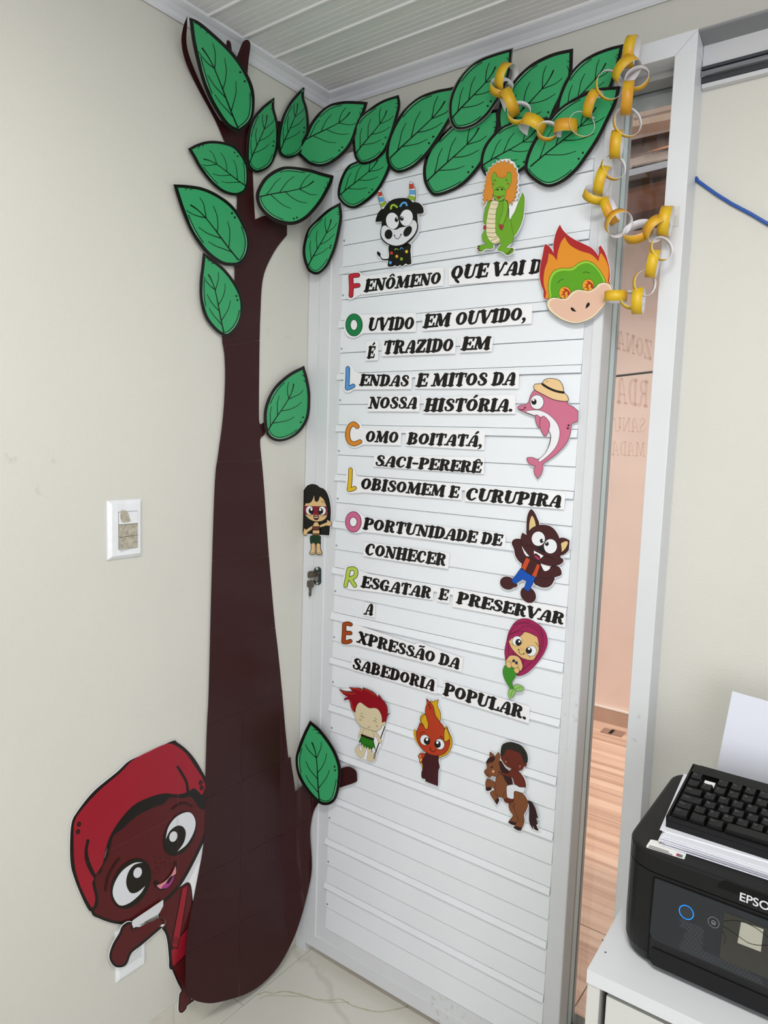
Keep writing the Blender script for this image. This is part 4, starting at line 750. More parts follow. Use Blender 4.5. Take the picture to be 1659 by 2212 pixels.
# red haired boy
c = fig(DS, (720, 1470, 10.37), margin=1.4); sk = '#d8cba7'; c.parts[-1][0] = 'leg'
c.fill(sk, [(660, 1400), (750, 1460), (730, 1600), (680, 1720), (590, 1690), (530, 1600), (515, 1520), (600, 1460), (610, 1520), (625, 1580), (660, 1540)], ol=.4); c.fill(sk, [(785, 1480), (880, 1500), (870, 1660), (950, 1600), (975, 1740), (880, 1800), (780, 1760), (795, 1620)], ol=.4); c.paper([(640, 1480), (800, 1480), (980, 1760), (880, 1800), (560, 1700)])
c.line('#77756a', 3.4, [(985, 1560), (955, 1640), (935, 1730)]); c.line(K, 2.2, [(1182, 1015), (1080, 1290), (985, 1560)]); c.paper([(1120, 1000), (1200, 1000), (1110, 1400), (1000, 1600), (960, 1760), (900, 1760), (900, 1300)])
c.part('body'); c.fill(sk, [(720, 1040), (900, 1100), (925, 1200), (920, 1290), (660, 1200)], ol=.4); c.fill(sk, [(700, 1035), (640, 1050), (620, 1160), (590, 1210), (600, 1255), (650, 1230), (690, 1120)], ol=.4); c.fill(sk, [(910, 1120), (980, 1140), (1050, 1230), (1105, 1340), (1090, 1395), (1040, 1360), (1000, 1270), (930, 1200)], ol=.4)
c.part('skirt'); sp = [(660, 1225, 0)]
for k in range(9): sp += [(598 + 45 * k, 1330 + 22 * k + (40 if k % 2 else 0), 0), (622 + 43 * k, 1310 + 24 * k, 0)]
c.fill('#1f6b1c', [(660, 1225, 0), (920, 1310, 0), (975, 1560, 0), (930, 1470, 0), (880, 1540, 0), (860, 1490, 0), (830, 1530, 0), (800, 1450, 0), (770, 1510, 0), (740, 1440, 0), (710, 1490, 0), (690, 1400, 0), (655, 1440, 0), (650, 1370, 0), (600, 1375, 0), (625, 1300, 0)], False, ol=.4); 
for k in range(7): c.line('#4a9a2a', .9, [(680 + 38 * k, 1260 + 14 * k), (675 + 40 * k, 1390 + 12 * k)])
c.line('#1d100c', 4.2, [(665, 1205), (790, 1255), (922, 1300)], False)
c.part('head'); c.fill(sk, [(560, 500), (640, 470), (1060, 600), (1120, 760), (1125, 920), (1200, 895), (1180, 960), (1120, 1000), (1070, 1080), (980, 1118), (860, 1090), (700, 1030), (590, 940), (530, 840), (510, 750), (462, 660), (525, 700), (530, 600)], ol=.5)
c.part('hair'); c.fill('#8e1220', [(165, 178, 0), (300, 235), (485, 245, 0), (390, 140, 0), (520, 155), (620, 160), (715, 225, 0), (690, 145, 0), (850, 210), (960, 280), (1035, 375, 0), (1050, 305, 0), (1130, 420), (1210, 520), (1245, 640), (1240, 730), (1290, 720, 0), (1230, 800), (1210, 940, 0), (1205, 895, 0), (1125, 920, 0), (1115, 780), (1060, 660), (980, 600), (840, 600), (760, 555), (640, 475), (570, 520), (530, 620), (520, 700, 0), (440, 610), (410, 480), (380, 410), (270, 425, 0), (300, 380), (375, 358, 0), (250, 280)], ol=.5); c.line('#b2401f', 2.2, [(225, 230), (350, 275), (520, 285)]); c.line('#b2401f', 2.2, [(440, 165), (560, 175), (680, 220)]); c.line('#b2401f', 1.6, [(730, 185), (860, 245), (960, 320)]); c.line('#b2401f', 2, [(430, 450), (445, 540), (470, 620)])
c.part('face_marks')
for q in ([(635, 800), (670, 770), (712, 835)], [(925, 905), (965, 872), (1003, 935)], [(640, 728), (690, 718)], [(960, 818), (1012, 858)], [(800, 1018), (828, 1035), (858, 1005)]): c.line('#4a4538', .6, q)
c.ell('#c4a382', 638, 862, 24, 24); c.ell('#c4a382', 1012, 1005, 24, 24)
c.done('redhead_boy_cutout', 'paper boy with spiky red hair and a green leaf skirt', 'paper figure', FG)
# fire child
c = fig(DS, (870, 1500, 11.06), margin=1.2); rd = '#b23a1b'; yl = '#d2a41f'; mr = '#40131a'; c.parts[-1][0] = 'tail'
c.fill(rd, [(595, 1440), (520, 1395), (440, 1400), (398, 1470), (420, 1500), (430, 1600), (460, 1640), (495, 1755, 0), (560, 1600)], ol=1); c.fill('#e0b65a', [(420, 1480), (450, 1420), (445, 1490)], margin=0); c.fill('#e0b65a', [(430, 1540), (480, 1510), (460, 1600)], margin=0); c.fill('#e0b65a', [(465, 1640), (505, 1640), (490, 1740)], margin=0)
c.part('flame'); c.fill(yl, [(695, 185), (715, 150), (750, 175), (800, 140), (870, 125, 0), (850, 260), (920, 430), (905, 630), (760, 500)], ol=1); c.fill(yl, [(470, 500), (560, 465), (640, 700), (620, 810), (560, 810), (450, 620)], ol=1); c.fill(yl, [(1030, 810), (1080, 760, 0), (1130, 900), (1195, 1050), (1190, 1230), (1090, 1400), (950, 1475), (860, 1475), (1000, 1200)], ol=1); c.fill(yl, [(310, 815, 0), (292, 900), (330, 1070), (430, 1220), (540, 1330), (420, 1150), (360, 900)], ol=.5)
c.part('body'); c.fill(mr, [(600, 1380), (860, 1440), (875, 1580), (900, 1720), (870, 1820), (860, 2160, 0), (720, 2110), (575, 2050, 0), (570, 2000), (490, 1970), (482, 1860), (510, 1740), (500, 1560), (560, 1450)], ol=.8)
for x in (592, 712): c.line('#1d0709', .6, [(x, 1800), (x, 1930), (x - 5, 2050)])
c.part('head'); c.fill(rd, [(600, 95, 0), (700, 200), (760, 300), (800, 480), (890, 620), (990, 740), (1030, 880), (1015, 1060), (1040, 1105), (1145, 1050, 0), (1140, 1200), (1070, 1340), (960, 1420), (820, 1440), (660, 1400), (520, 1310), (420, 1170), (365, 1010), (365, 870), (410, 770), (450, 680), (540, 760), (600, 820), (640, 700), (600, 560), (570, 420), (580, 300), (612, 200)], ol=1)
c.fill(yl, [(575, 480), (600, 560), (635, 690), (620, 790), (575, 805), (540, 740), (470, 610), (510, 520)], ol=.9, margin=0); c.fill(yl, [(1030, 840), (1080, 790, 0), (1140, 980), (1145, 1040), (1080, 1090), (1025, 1080)], ol=.9, margin=0)
c.part('eye'); c.ell(W_, 560, 1070, 108, 120, -15, ol=1); c.ell(K, 610, 1095, 75, 88, -15); c.ell('#ffffff', 612, 1058, 28, 32); c.ell(W_, 915, 1170, 108, 125, -20, ol=1); c.ell(K, 865, 1170, 75, 88, -15); c.ell('#ffffff', 862, 1130, 28, 32)
c.part('face_marks'); c.line('#2a0c08', 1, [(440, 945), (490, 890), (565, 880)]); c.line('#2a0c08', 1, [(920, 975), (970, 1000), (1005, 1035)]); c.line('#2a0c08', 1.1, [(680, 1250), (710, 1320), (770, 1350), (825, 1300)]); c.ell('#3a120c', 663, 240, 15, 18); c.ell('#3a120c', 690, 300, 15, 18)
c.done('fire_child_cutout', 'orange flame shaped paper child in a dark red gown', 'paper figure', FG)
# boy on horse
c = fig(DS, (1030, 1590, 10.37), margin=1.5); hb = '#7c4a2a'; dk = '#2f1413'; bs = '#632517'; ol_ = dk; c.parts[-1][0] = 'horse_tail'
c.fill('#2b1214', [(1160, 1430), (1240, 1460), (1320, 1580), (1370, 1750), (1395, 1840, 0), (1350, 1820), (1385, 1970, 0), (1345, 1960), (1410, 2100, 0), (1320, 2080), (1270, 1990), (1290, 2080, 0), (1230, 2000), (1190, 1880), (1190, 1700), (1190, 1560)], margin=1.8)
c.part('horse_leg'); c.fill(hb, [(740, 1500), (860, 1480), (880, 1600), (920, 1800), (960, 1850), (890, 1970, 0), (730, 1915, 0), (770, 1850), (830, 1760), (760, 1640)], ol=.8, olc=dk); c.fill(dk, [(760, 1880, 0), (905, 1920, 0), (880, 1975), (800, 1965), (730, 1918)], margin=0)
c.fill(hb, [(430, 1030), (340, 985), (260, 945), (228, 1010), (225, 1100), (240, 1200), (340, 1180), (350, 1100), (440, 1190)], ol=.8, olc=dk); c.fill(dk, [(235, 1130), (350, 1130), (345, 1185), (300, 1208), (235, 1205)], margin=0); c.fill(hb, [(480, 1200), (340, 1230), (335, 1300), (400, 1400), (470, 1510, 0), (515, 1420), (490, 1340), (560, 1340)], ol=.8, olc=dk); c.fill(dk, [(430, 1440), (495, 1360), (515, 1390), (505, 1460), (470, 1512, 0)], margin=0)
c.part('horse_body'); c.fill(hb, [(470, 880), (620, 860), (720, 1080), (860, 1200), (1050, 1280), (1140, 1400), (1160, 1520), (1120, 1650), (1070, 1740), (1080, 1900), (1020, 2060, 0), (850, 2030, 0), (930, 1900), (965, 1850), (890, 1700), (850, 1560), (720, 1480), (640, 1400), (560, 1340), (470, 1310), (450, 1200), (440, 1060)], ol=.8, olc=dk); c.fill(dk, [(895, 1995, 0), (1035, 2030, 0), (1010, 2100, 0), (930, 2085), (848, 2035, 0)], margin=0); c.line(dk, .9, [(850, 1600), (850, 1530), (890, 1480)]); c.line(dk, .8, [(640, 1220), (630, 1290), (580, 1335)])
c.part('horse_mane'); c.fill(dk, [(520, 560), (570, 540), (660, 680), (760, 780), (700, 880), (790, 900), (830, 1060), (740, 1080), (660, 980), (600, 850), (540, 700)], ol=0)
c.part('horse_head'); c.fill(hb, [(325, 345, 0), (400, 400), (420, 450), (450, 420), (510, 352), (545, 440), (520, 560), (545, 740), (490, 880), (430, 880), (360, 870), (310, 910), (240, 860), (195, 790), (215, 740), (255, 700), (245, 560), (320, 450), (312, 400)], ol=.8, olc=dk); c.fill(dk, [(410, 440), (430, 500), (380, 560), (330, 590), (320, 560), (280, 610), (265, 600), (225, 575, 0), (300, 470)], margin=0); c.ell(K, 358, 665, 24, 32); c.ell('#ffffff', 350, 650, 6, 7); c.ell('#dfa286', 394, 773, 28, 32); c.line(dk, .9, [(245, 855), (270, 865), (285, 830)]); c.ell(dk, 235, 792, 9, 9)
c.part('boy_body'); c.fill(bs, [(820, 720), (920, 740), (1030, 850), (1100, 980), (1110, 1130), (960, 1110), (870, 1040), (830, 920), (760, 890), (620, 850), (520, 800), (520, 770), (600, 790), (720, 820), (770, 750)], ol=.6, olc=dk); c.fill(bs, [(640, 1390), (820, 1380), (835, 1460), (690, 1470)], ol=.5, olc=dk, margin=0)
c.part('boy_trousers'); c.fill('#dfe2e8', [(720, 1090), (870, 1065), (980, 1120), (1105, 1135), (1085, 1230), (1050, 1250), (870, 1210), (850, 1370), (760, 1370), (710, 1330), (698, 1150)], ol=.5); 
c.part('boy_head'); c.fill(bs, [(690, 290), (860, 290), (1030, 400), (1080, 560), (1140, 610), (1130, 650), (1080, 660), (1040, 730), (940, 745), (800, 700), (690, 640), (620, 560), (570, 440), (640, 380)], ol=.6, olc='#3a0f0a'); c.fill('#20201a', [(570, 420), (565, 330), (590, 200), (660, 140), (780, 115), (900, 140), (1030, 200), (1130, 330), (1165, 450), (1160, 560), (1120, 600, 0), (1070, 520), (1020, 390), (930, 330), (800, 285), (690, 285), (650, 370), (610, 410)], ol=.3)
for q in ([(690, 515), (720, 480), (750, 510)], [(940, 600), (970, 560), (1010, 600)]): c.line('#32100b', .8, q)
c.ell('#a86450', 682, 553, 20, 24); c.ell('#a86450', 995, 655, 20, 24); c.line('#3d130d', .7, [(800, 660), (825, 675), (850, 665)])
c.done('boy_on_horse_cutout', 'dark haired paper boy in white trousers riding a rearing brown horse', 'paper figure', FG)
# girl with long black hair
c = fig(DS, (620, 1030, 11.85), margin=1.2, lift=.003); sk = '#dcb983'; c.parts[-1][0] = 'hair'
c.fill(K, [(680, 180), (780, 205), (870, 270), (970, 310), (1050, 420), (1110, 600), (1140, 800), (1140, 1000), (1120, 1300), (1100, 1500, 0), (760, 1475), (405, 1440, 0), (395, 1200), (375, 950), (358, 700), (375, 520), (430, 370), (520, 240), (600, 195)])
c.part('face'); c.fill(sk, [(715, 475, 0), (730, 600), (780, 640), (830, 600), (865, 500, 0), (950, 570), (1010, 700), (1050, 850), (1030, 1020), (940, 1110), (800, 1140), (660, 1110), (540, 1030), (480, 930), (460, 800), (500, 680, 0), (600, 670), (670, 600)], margin=0, ol=.3)
c.fill('#7e1a2e', [(462, 742), (1035, 755), (1050, 870), (1035, 985), (480, 965), (462, 850)], False, margin=0)
c.part('eye'); c.ell(W_, 600, 855, 92, 108, 0, ol=.8); c.ell(K, 640, 870, 66, 76); c.ell('#ffffff', 650, 832, 25, 30); c.ell(W_, 925, 865, 92, 108, 0, ol=.8); c.ell(K, 885, 878, 66, 76); c.ell('#ffffff', 875, 842, 25, 30)
c.part('mouth'); c.fill('#47121c', [(710, 990), (770, 1010), (830, 995), (825, 1070), (770, 1100), (720, 1070)], ol=.6, margin=0); c.fill('#e4dcd6', [(725, 1015), (770, 1028), (820, 1018), (810, 1045), (735, 1045)], margin=0); c.line(K, .8, [(905, 628), (950, 640), (990, 668)])
for x in (570, 590, 615, 650, 905, 930, 955, 975): c.line(K, .5, [(x, 985), (x + 4, 1008)])
c.part('arm'); c.fill(sk, [(680, 1260), (600, 1300), (520, 1350), (480, 1320), (465, 1370), (450, 1430), (490, 1490), (540, 1470), (560, 1410), (660, 1340)], ol=1.2); c.fill(sk, [(875, 1280), (870, 1240), (1050, 1160), (1060, 1100), (1100, 1120), (1160, 1160), (1160, 1230), (1100, 1250), (1040, 1240), (960, 1265)], ol=1.2)
c.part('body'); c.fill(sk, [(740, 1160), (820, 1160), (860, 1250), (860, 1460), (695, 1460), (695, 1250)], False, ol=1, margin=0); c.fill('#4b1c17', [(690, 1262), (865, 1262), (860, 1370), (695, 1370)], False, margin=0)
for x in (725, 775, 825): c.line('#a0704a', .5, [(x - 20, 1285), (x + 20, 1335)]); c.line('#a0704a', .5, [(x + 20, 1285), (x - 20, 1335)])
c.line('#4b1c17', 1.2, [(695, 1450), (855, 1450)], False); c.line('#9a6a42', 2.4, [(695, 1485), (855, 1485)], False)
c.part('leg'); c.fill(sk, [(670, 1650), (750, 1660), (750, 1850), (745, 1960), (625, 1960), (665, 1840)], ol=1.3); c.fill(sk, [(800, 1660), (885, 1650), (885, 1830), (930, 1970), (800, 1970), (805, 1850)], ol=1.3)
for x in (650, 680, 715, 825, 860, 895): c.ell('#f0dfb8', x, 1958, 14, 14, ol=.6)
c.part('skirt'); c.fill('#123a20', [(665, 1505), (880, 1505), (900, 1600), (885, 1700), (840, 1680), (775, 1715), (720, 1670), (660, 1700), (640, 1600)], ol=.8)
for x in (700, 745, 790, 840): c.line('#0b2413', .8, [(x, 1520), (x - 4, 1680)])
c.done('long_haired_girl_cutout', 'paper girl with long black hair and red face paint on the left stile', 'paper figure', FG)
# boy with red cap peeking from behind the trunk (left wall)
c = fig(PlaneX(0), (130, 1590, 4.74), margin=1.2, lift=.0032, rough=.28); skn = '#56181b'; rdc = '#991c2c'; c.parts[-1][0] = 'white_paper'
c.fill('#d9dade', [(1480, 950, 0), (1470, 1160), (1300, 1500), (1240, 1540, 0), (1195, 1510, 0), (1280, 1360), (1400, 1150)], False, margin=0); c.paper([(1480, 940), (1500, 1700), (1350, 1740), (1195, 1510)]); c.paper([(640, 1940), (1050, 1660), (1040, 1800), (740, 1943)])
c.part('torso'); X2 = lambda x, y, *k: ((220 + x / 6.91 - 130) * 4.74, (1880 + y / 6.91 - 1590) * 4.74, *k)
c.fill(skn, [X2(900, 440, 0), X2(1180, 240, 0), X2(1290, 200), X2(1330, 480), X2(1350, 620), X2(1330, 1000), X2(1280, 1250), X2(1300, 1900), X2(1360, 1920, 0), X2(1300, 1960), X2(1240, 2010), X2(1230, 2050), X2(1180, 2100), X2(1150, 2080), X2(1150, 1990), X2(1160, 1850), X2(1190, 1770), X2(1110, 1600), X2(1060, 1470), X2(1010, 1440), X2(1005, 1300), X2(985, 1080), X2(950, 930), X2(870, 800), X2(850, 640)], ol=2.6)
c.fill('#1c1511', [X2(880, 700, 0), X2(960, 880), X2(1015, 1080), X2(1030, 1300), X2(1040, 1440, 0), X2(1005, 1440, 0), X2(1000, 1300), X2(980, 1080), X2(930, 900), X2(850, 760)], margin=0)
c.line('#1c1511', 4.0, [X2(1040, 1450), X2(1120, 1640), X2(1200, 1800)])
c.part('overall'); c.fill(rdc, [X2(1320, 790, 0), X2(1270, 1100, 0), X2(1240, 1240, 0), X2(1060, 1420, 0), X2(1040, 1400, 0), X2(1020, 1180, 0), X2(1060, 1160), X2(1130, 1080), X2(1150, 990), X2(1230, 900)], False, ol=1.6, margin=0); c.fill(rdc, [X2(1190, 260, 0), X2(1268, 215, 0), X2(1130, 1060), X2(1080, 1130), X2(1045, 1120), X2(1050, 1000)], ol=2, margin=0); q = X2(1088, 1040); c.ell(rdc, q[0], q[1], 18, 28, 10, ol=1.4); c.ell('#40121a', q[0], q[1], 6, 12, 10)
c.part('arm'); c.surf = PlaneX(.0068); c.fill(skn, [X2(870, 740), X2(700, 760), X2(440, 880), X2(415, 800), X2(370, 800), X2(310, 850), X2(270, 950), X2(180, 1100), X2(130, 1270), X2(180, 1380), X2(260, 1400), X2(330, 1360), X2(400, 1200), X2(560, 1070), X2(760, 900), X2(880, 790)], ol=5.2); c.fill(skn, [X2(840, 700), X2(700, 770), X2(430, 910), X2(380, 840), X2(330, 880), X2(290, 980), X2(200, 1120), X2(168, 1250), X2(200, 1325), X2(280, 1335), X2(340, 1260), X2(370, 1180), X2(520, 1050), X2(720, 890), X2(850, 780)], margin=0)
c.fill('#d9dade', [X2(450, 740, 0), X2(900, 435, 0), X2(898, 520), X2(840, 630, 0), X2(455, 850, 0), X2(430, 790)], False, margin=.1, ol=0); c.surf = PlaneX(0)
c.part('head'); c.fill(skn, [(470, 1250), (560, 950), (780, 760), (1080, 620), (1300, 590), (1475, 640, 0), (1478, 900), (1400, 1130), (1200, 1500), (1000, 1700), (740, 1860), (580, 1885), (400, 1830), (330, 1760), (350, 1440)], ol=6.6, olc='#1c1812')
c.part('forehead_hair'); c.fill('#1a1713', [(530, 1010), (600, 870), (720, 720), (880, 620), (1050, 590), (1200, 600), (1290, 580), (1350, 545), (1430, 620), (1475, 560, 0), (1475, 745, 0), (1420, 735), (1330, 620), (1250, 630), (1120, 625), (1040, 690), (930, 730), (760, 820), (640, 930), (545, 1000)], margin=0)
c.part('cap'); c.fill('#1c1511', [(1132, 45), (1190, 62), (1290, 140), (1380, 250), (1480, 420, 0), (1478, 570), (1430, 640), (1360, 560), (1290, 600), (1050, 605), (880, 650), (700, 780), (580, 920), (490, 1080), (440, 1230), (410, 1380), (350, 1420), (345, 1480), (375, 1640), (365, 1740), (310, 1785), (270, 1760), (200, 1620), (130, 1440), (95, 1300), (88, 1100), (103, 890), (160, 770), (330, 560), (560, 370), (700, 245), (900, 160)])
c.fill(rdc, [(1085, 72), (1190, 105), (1280, 180), (1370, 310), (1440, 420), (1478, 510, 0), (1440, 600, 0), (1360, 530), (1300, 560), (1200, 590), (1050, 580), (900, 620), (740, 700), (600, 850), (500, 1010), (450, 1160), (420, 1300), (350, 1410, 0), (300, 1300), (270, 1180), (280, 1060), (255, 1060), (245, 1180), (260, 1310), (330, 1440), (315, 1500), (345, 1650), (320, 1745), (280, 1700), (200, 1540), (140, 1340), (125, 1100), (135, 870), (230, 720), (400, 540), (600, 370), (730, 240), (900, 150)], margin=0)
c.line('#1c1511', 6.0, [(1190, 310), (1240, 390), (1280, 470), (1295, 570)]); c.line('#1c1511', 6.2, [(272, 1060), (250, 1170), (258, 1270), (300, 1370), (340, 1430)])
for x, y in ((180, 893), (168, 970), (1424, 470), (1436, 522)): c.ell('#1c1511', x, y, 20, 26, 20); c.ell('#6b2a2e', x + 1, y, 5, 11, 20)
c.part('eye'); c.ell('#1c1812', 710, 1500, 185, 275, 28); c.ell('#1c1812', 1210, 990, 150, 245, 26)
c.fill('#dcdee2', [(830, 1285, 0), (740, 1290), (620, 1370), (540, 1500), (525, 1620), (590, 1720), (690, 1700), (800, 1610), (855, 1525, 0), (770, 1590), (700, 1590), (660, 1500), (680, 1390), (740, 1310)], margin=0)
c.fill('#dcdee2', [(1065, 1045, 0), (1090, 930), (1160, 830), (1260, 775), (1330, 785), (1370, 870), (1350, 980), (1280, 1100), (1185, 1175, 0), (1250, 1080), (1270, 980), (1240, 920), (1180, 910), (1110, 960)], margin=0)
c.ell('#dcdee2', 777, 1388, 42, 56, 20); c.ell('#dcdee2', 1142, 1020, 40, 55, 18)
c.part('face_marks'); c.line('#2b1210', 4.4, [(590, 1245), (520, 1340), (470, 1450), (450, 1575)]); c.line('#2b1210', 3.6, [(1135, 740), (1200, 690), (1270, 680), (1330, 710)])
c.fill('#221512', [(945, 1490), (980, 1470), (1010, 1500), (1090, 1430), (1150, 1330), (1150, 1290), (1170, 1270), (1180, 1320), (1160, 1420), (1100, 1520), (1020, 1570), (960, 1530)], margin=0); c.fill('#d98f98', [(1165, 1318, 0), (1165, 1400), (1100, 1440), (1040, 1540), (1005, 1550), (970, 1520, 0), (1050, 1480), (1120, 1410)], margin=0); c.fill('#a93a90', [(1025, 1545), (1060, 1505), (1100, 1490), (1150, 1410), (1130, 1480), (1080, 1540)], margin=0, ol=.6)
for k in range(13): c.ell('#32100f', 950 + 150 * (k % 4) / 3 + (k % 3) * 9, 1230 + 165 * (k // 4) / 3 + (k % 2) * 12, 6, 7)
c.part('tape_line')
for q in ([(1185, 90), (1187, 560), (1180, 1000), (1190, 1560)], [(150, 1330), (430, 1185), (800, 1000), (1130, 830)]): c.line('#8d4a4c', .35, q, False)
c.done('red_cap_boy_cutout', 'big paper boy with a red cap peeking from behind the trunk', 'paper figure', FG)
# ------------------------------------------------------------------ paper chain
YM = '#e3ad1f'
def ymat():
    mt = bpy.data.materials.new('yellow_paper'); mt.use_nodes = True; nt = mt.node_tree; b = nt.nodes['Principled BSDF']; b.inputs['Roughness'].default_value = .42
    tc = nt.nodes.new('ShaderNodeTexCoord'); n = nt.nodes.new('ShaderNodeTexNoise'); n.inputs['Scale'].default_value = 22; n.inputs['Detail'].default_value = 1
    cr = nt.nodes.new('ShaderNodeValToRGB'); e = cr.color_ramp.elements; e[0].position = .38; e[0].color = (lin(.84) * .9, lin(.60) * .9, lin(.14) * .9, 1); e[1].position = .60; e[1].color = (lin(.86) * .9, lin(.71) * .9, lin(.11) * .9, 1)
    nt.links.new(tc.outputs['Object'], n.inputs[0]); nt.links.new(n.outputs[0], cr.inputs[0]); nt.links.new(cr.outputs[0], b.inputs['Base Color']); return mt
YEL = ymat(); WIN = M('#e3e0e4', .4)
def link(px, py, axdeg, phi, R, bw, dep=0.0, ex=1.0, roll=0, par=None):
    # axdeg: direction of the ring axis in the picture plane (0 = right, 90 = up); phi: how much the axis turns toward the room
    y = LP - .030 - dep; P = PlaneY(y)(px, py)[0]; k = (P - CAM).dot(RF) / F; th = math.radians(axdeg); ph = math.radians(phi)
    ipd = RX * math.cos(th) - RD * math.sin(th); A = (ipd * math.cos(ph) - RF * math.sin(ph)).normalized()
    Lg = (RX * -math.sin(th) - RD * math.cos(th)); U = (Lg - A * Lg.dot(A)).normalized(); V = A.cross(U).normalized()
    R *= k; bw *= k; n = 36; v = []; f = []; mi = []
    for rr in (R, R - .0007):
        for s_ in (-.5, .5):
            for j in range(n): a = 2 * math.pi * j / n; v.append(P + U * (math.cos(a) * rr * ex) + V * (math.sin(a) * rr) + A * (s_ * bw))
    for j in range(n):
        q = (j + 1) % n; f.append((j, q, n + q, n + j)); mi.append(0); f.append((2 * n + j, 3 * n + j, 3 * n + q, 2 * n + q)); mi.append(1)
        f.append((j, 2 * n + j, 2 * n + q, q)); mi.append(1); f.append((n + j, n + q, 3 * n + q, 3 * n + j)); mi.append(1)
    return obj('chain_link', v, f, [YEL, WIN], par, mi, True)
def chain(label, links):
    e = empty('paper_chain', tuple(PlaneY(LP - .02)(links[0][0], links[0][1])[0])); tag(e, label, 'paper chain', 'yellow paper chains')
    for l in links: link(*l, par=e)
#    px    py    ax  phi   R  bw
chain('yellow paper ring chain swagged across the upper leaves', [
 (1094, 169, -32, 28, 29, 22), (1083, 189, 80, 62, 25, 17), (1100, 223, 25, 14, 30, 23), (1121, 244, 118, 74, 25, 14, .006), (1151, 272, 62, 10, 28, 26), (1182, 283, 100, 76, 22, 12, .006), (1222, 276, 88, 12, 25, 25), (1257, 268, 45, 84, 27, 3, .004, 1.1),
 (1281, 224, -28, 20, 27, 22), (1316, 184, -15, 78, 31, 9, .004)])
chain('longer yellow paper ring chain hanging down over the right door stile', [
 (1364, 112, -14, 26, 31, 23), (1354, 152, -60, 22, 29, 24, .008), (1376, 170, 160, 66, 25, 15), (1355, 212, -6, 16, 33, 23), (1355, 264, 10, 80, 32, 8, .005), (1332, 312, -8, 22, 28, 23), (1325, 361, 20, 76, 28, 9, .005), (1301, 391, -20, 20, 30, 22), (1286, 421, 75, 50, 26, 18, .004),
 (1318, 455, 22, 34, 30, 20), (1336, 482, -75, 46, 28, 20, .008), (1378, 500, 125, 40, 30, 20), (1417, 494, -62, 30, 27, 24, .010), (1438, 478, -12, 26, 31, 24)])
chain('short yellow paper ring chain from the right frame leg down to the flame mask', [
 (1429, 537, 25, 74, 26, 9, .006), (1411, 570, -14, 22, 29, 22), (1392, 612, -20, 72, 27, 9, .005), (1379, 650, -6, 26, 28, 22, .004), (1363, 648, 100, 66, 22, 10), (1330, 641, 88, 10, 24, 22)])
o = box('clear_tape', tuple(PlaneY(LP)(1452, 448)[0] + Vector((0, -.0012, 0))), tuple(PlaneY(LP)(1466, 488)[0] + Vector((0, -.0004, 0))), M('#d3d4cd', .15)); tag(o, 'piece of clear tape holding the yellow chain on the right frame leg', 'tape')
# ------------------------------------------------------------------ light switch and socket on the left wall
PLM = M('#e9ecef', .3, noise=.05, scale=60); WR = M('#b9b3a0', .6, noise=.35, scale=120)
def plate(nm, label, y0, y1, z0, z1, cat):
    e = empty(nm, (0, (y0 + y1) / 2, (z0 + z1) / 2)); tag(e, label, cat)
    b = .007; t = .009 if nm == 'light_switch' else .0062; v = [(0, y0, z0), (0, y1, z0), (0, y1, z1), (0, y0, z1), (t * .35, y0, z0), (t * .35, y1, z0), (t * .35, y1, z1), (t * .35, y0, z1), (t, y0 + b, z0 + b), (t, y1 - b, z0 + b), (t, y1 - b, z1 - b), (t, y0 + b, z1 - b)]
    f = [(0, 1, 5, 4), (1, 2, 6, 5), (2, 3, 7, 6), (3, 0, 4, 7), (4, 5, 9, 8), (5, 6, 10, 9), (6, 7, 11, 10), (7, 4, 8, 11), (8, 9, 10, 11)]
    MB().add(v, f).build('cover_plate', PLM, e); return e
def yz(x, y): p = PlaneX(.004)(x, y)[0]; return p.y, p.z
a = yz(232, 1079); b = yz(306.5, 1203)
sw = plate('light_switch', 'white three rocker light switch plate with worn paint, left of the trunk', a[0], b[0], 1.190, 1.311, 'light switch')
ya, yb_ = a[0] + .022, b[0] - .015; zt = 1.2865
box('recess', (.0088, ya - .0012, zt - .0768), (.0095, yb_ + .0012, zt + .001), M('#8f8f8a', .6), sw)
for k in range(3):
    z = zt - .0255 * k
    MB().prism([(ya, .009), (yb_, .009), (yb_, .0105 + .003 * (k == 0)), ((ya + yb_) / 2, .0125), (ya + .001, .0165 if k else .0125), (ya, .0165 if k else .0125)], 0, 1, axis=2)
    mb = MB(); pr = [(.009, ya), (.009, yb_), (.0115, yb_), (.0128, (ya + yb_) / 2), (.0165 if k else .014, ya + .0005), (.0165 if k else .014, ya)]
    mb.prism(pr, z - .0245, z, axis=2); mb.build('rocker', PLM if not k else WR, sw)
wp = Cut(PlaneX(.0136), (200, 1050, 11.85), lift=.0, margin=0, rough=.6); wp.fill('#a8a08a', [(725, 640), (870, 640), (920, 720), (940, 800), (960, 905), (740, 910)])
wp.base = [];
q = wp.parts[0][1][0][0]; obj('worn_patch', [PlaneX(.0142)(p.x, p.y)[0] for p in q], [tuple(t) for t in tessellate_polygon([[Vector((p.x, p.y, 0)) for p in q]])], WR, sw)
a = yz(250, 1985); b = yz(316, 2084); p1 = yz(250, 2126)
so = plate('wall_socket', 'white wall socket low on the left wall, partly behind the boy hand', a[0], b[0], p1[1], p1[1] + .120, 'wall socket')
cy, cz = (a[0] + b[0]) / 2 + .002, p1[1] + .058
box('module_frame', (.0060, cy - .022, cz - .030), (.0068, cy + .022, cz + .030), M('#d5d8da', .4), so, .0004)
hx = [(cy + .017 * math.cos(t) * 1.1, cz + .013 * math.sin(t)) for t in [k * math.pi / 3 for k in range(6)]]
MB().prism([(p[0], p[1]) for p in hx], .0069, .0073, axis=0).build('socket_face', M('#c6c9ca', .4), so)
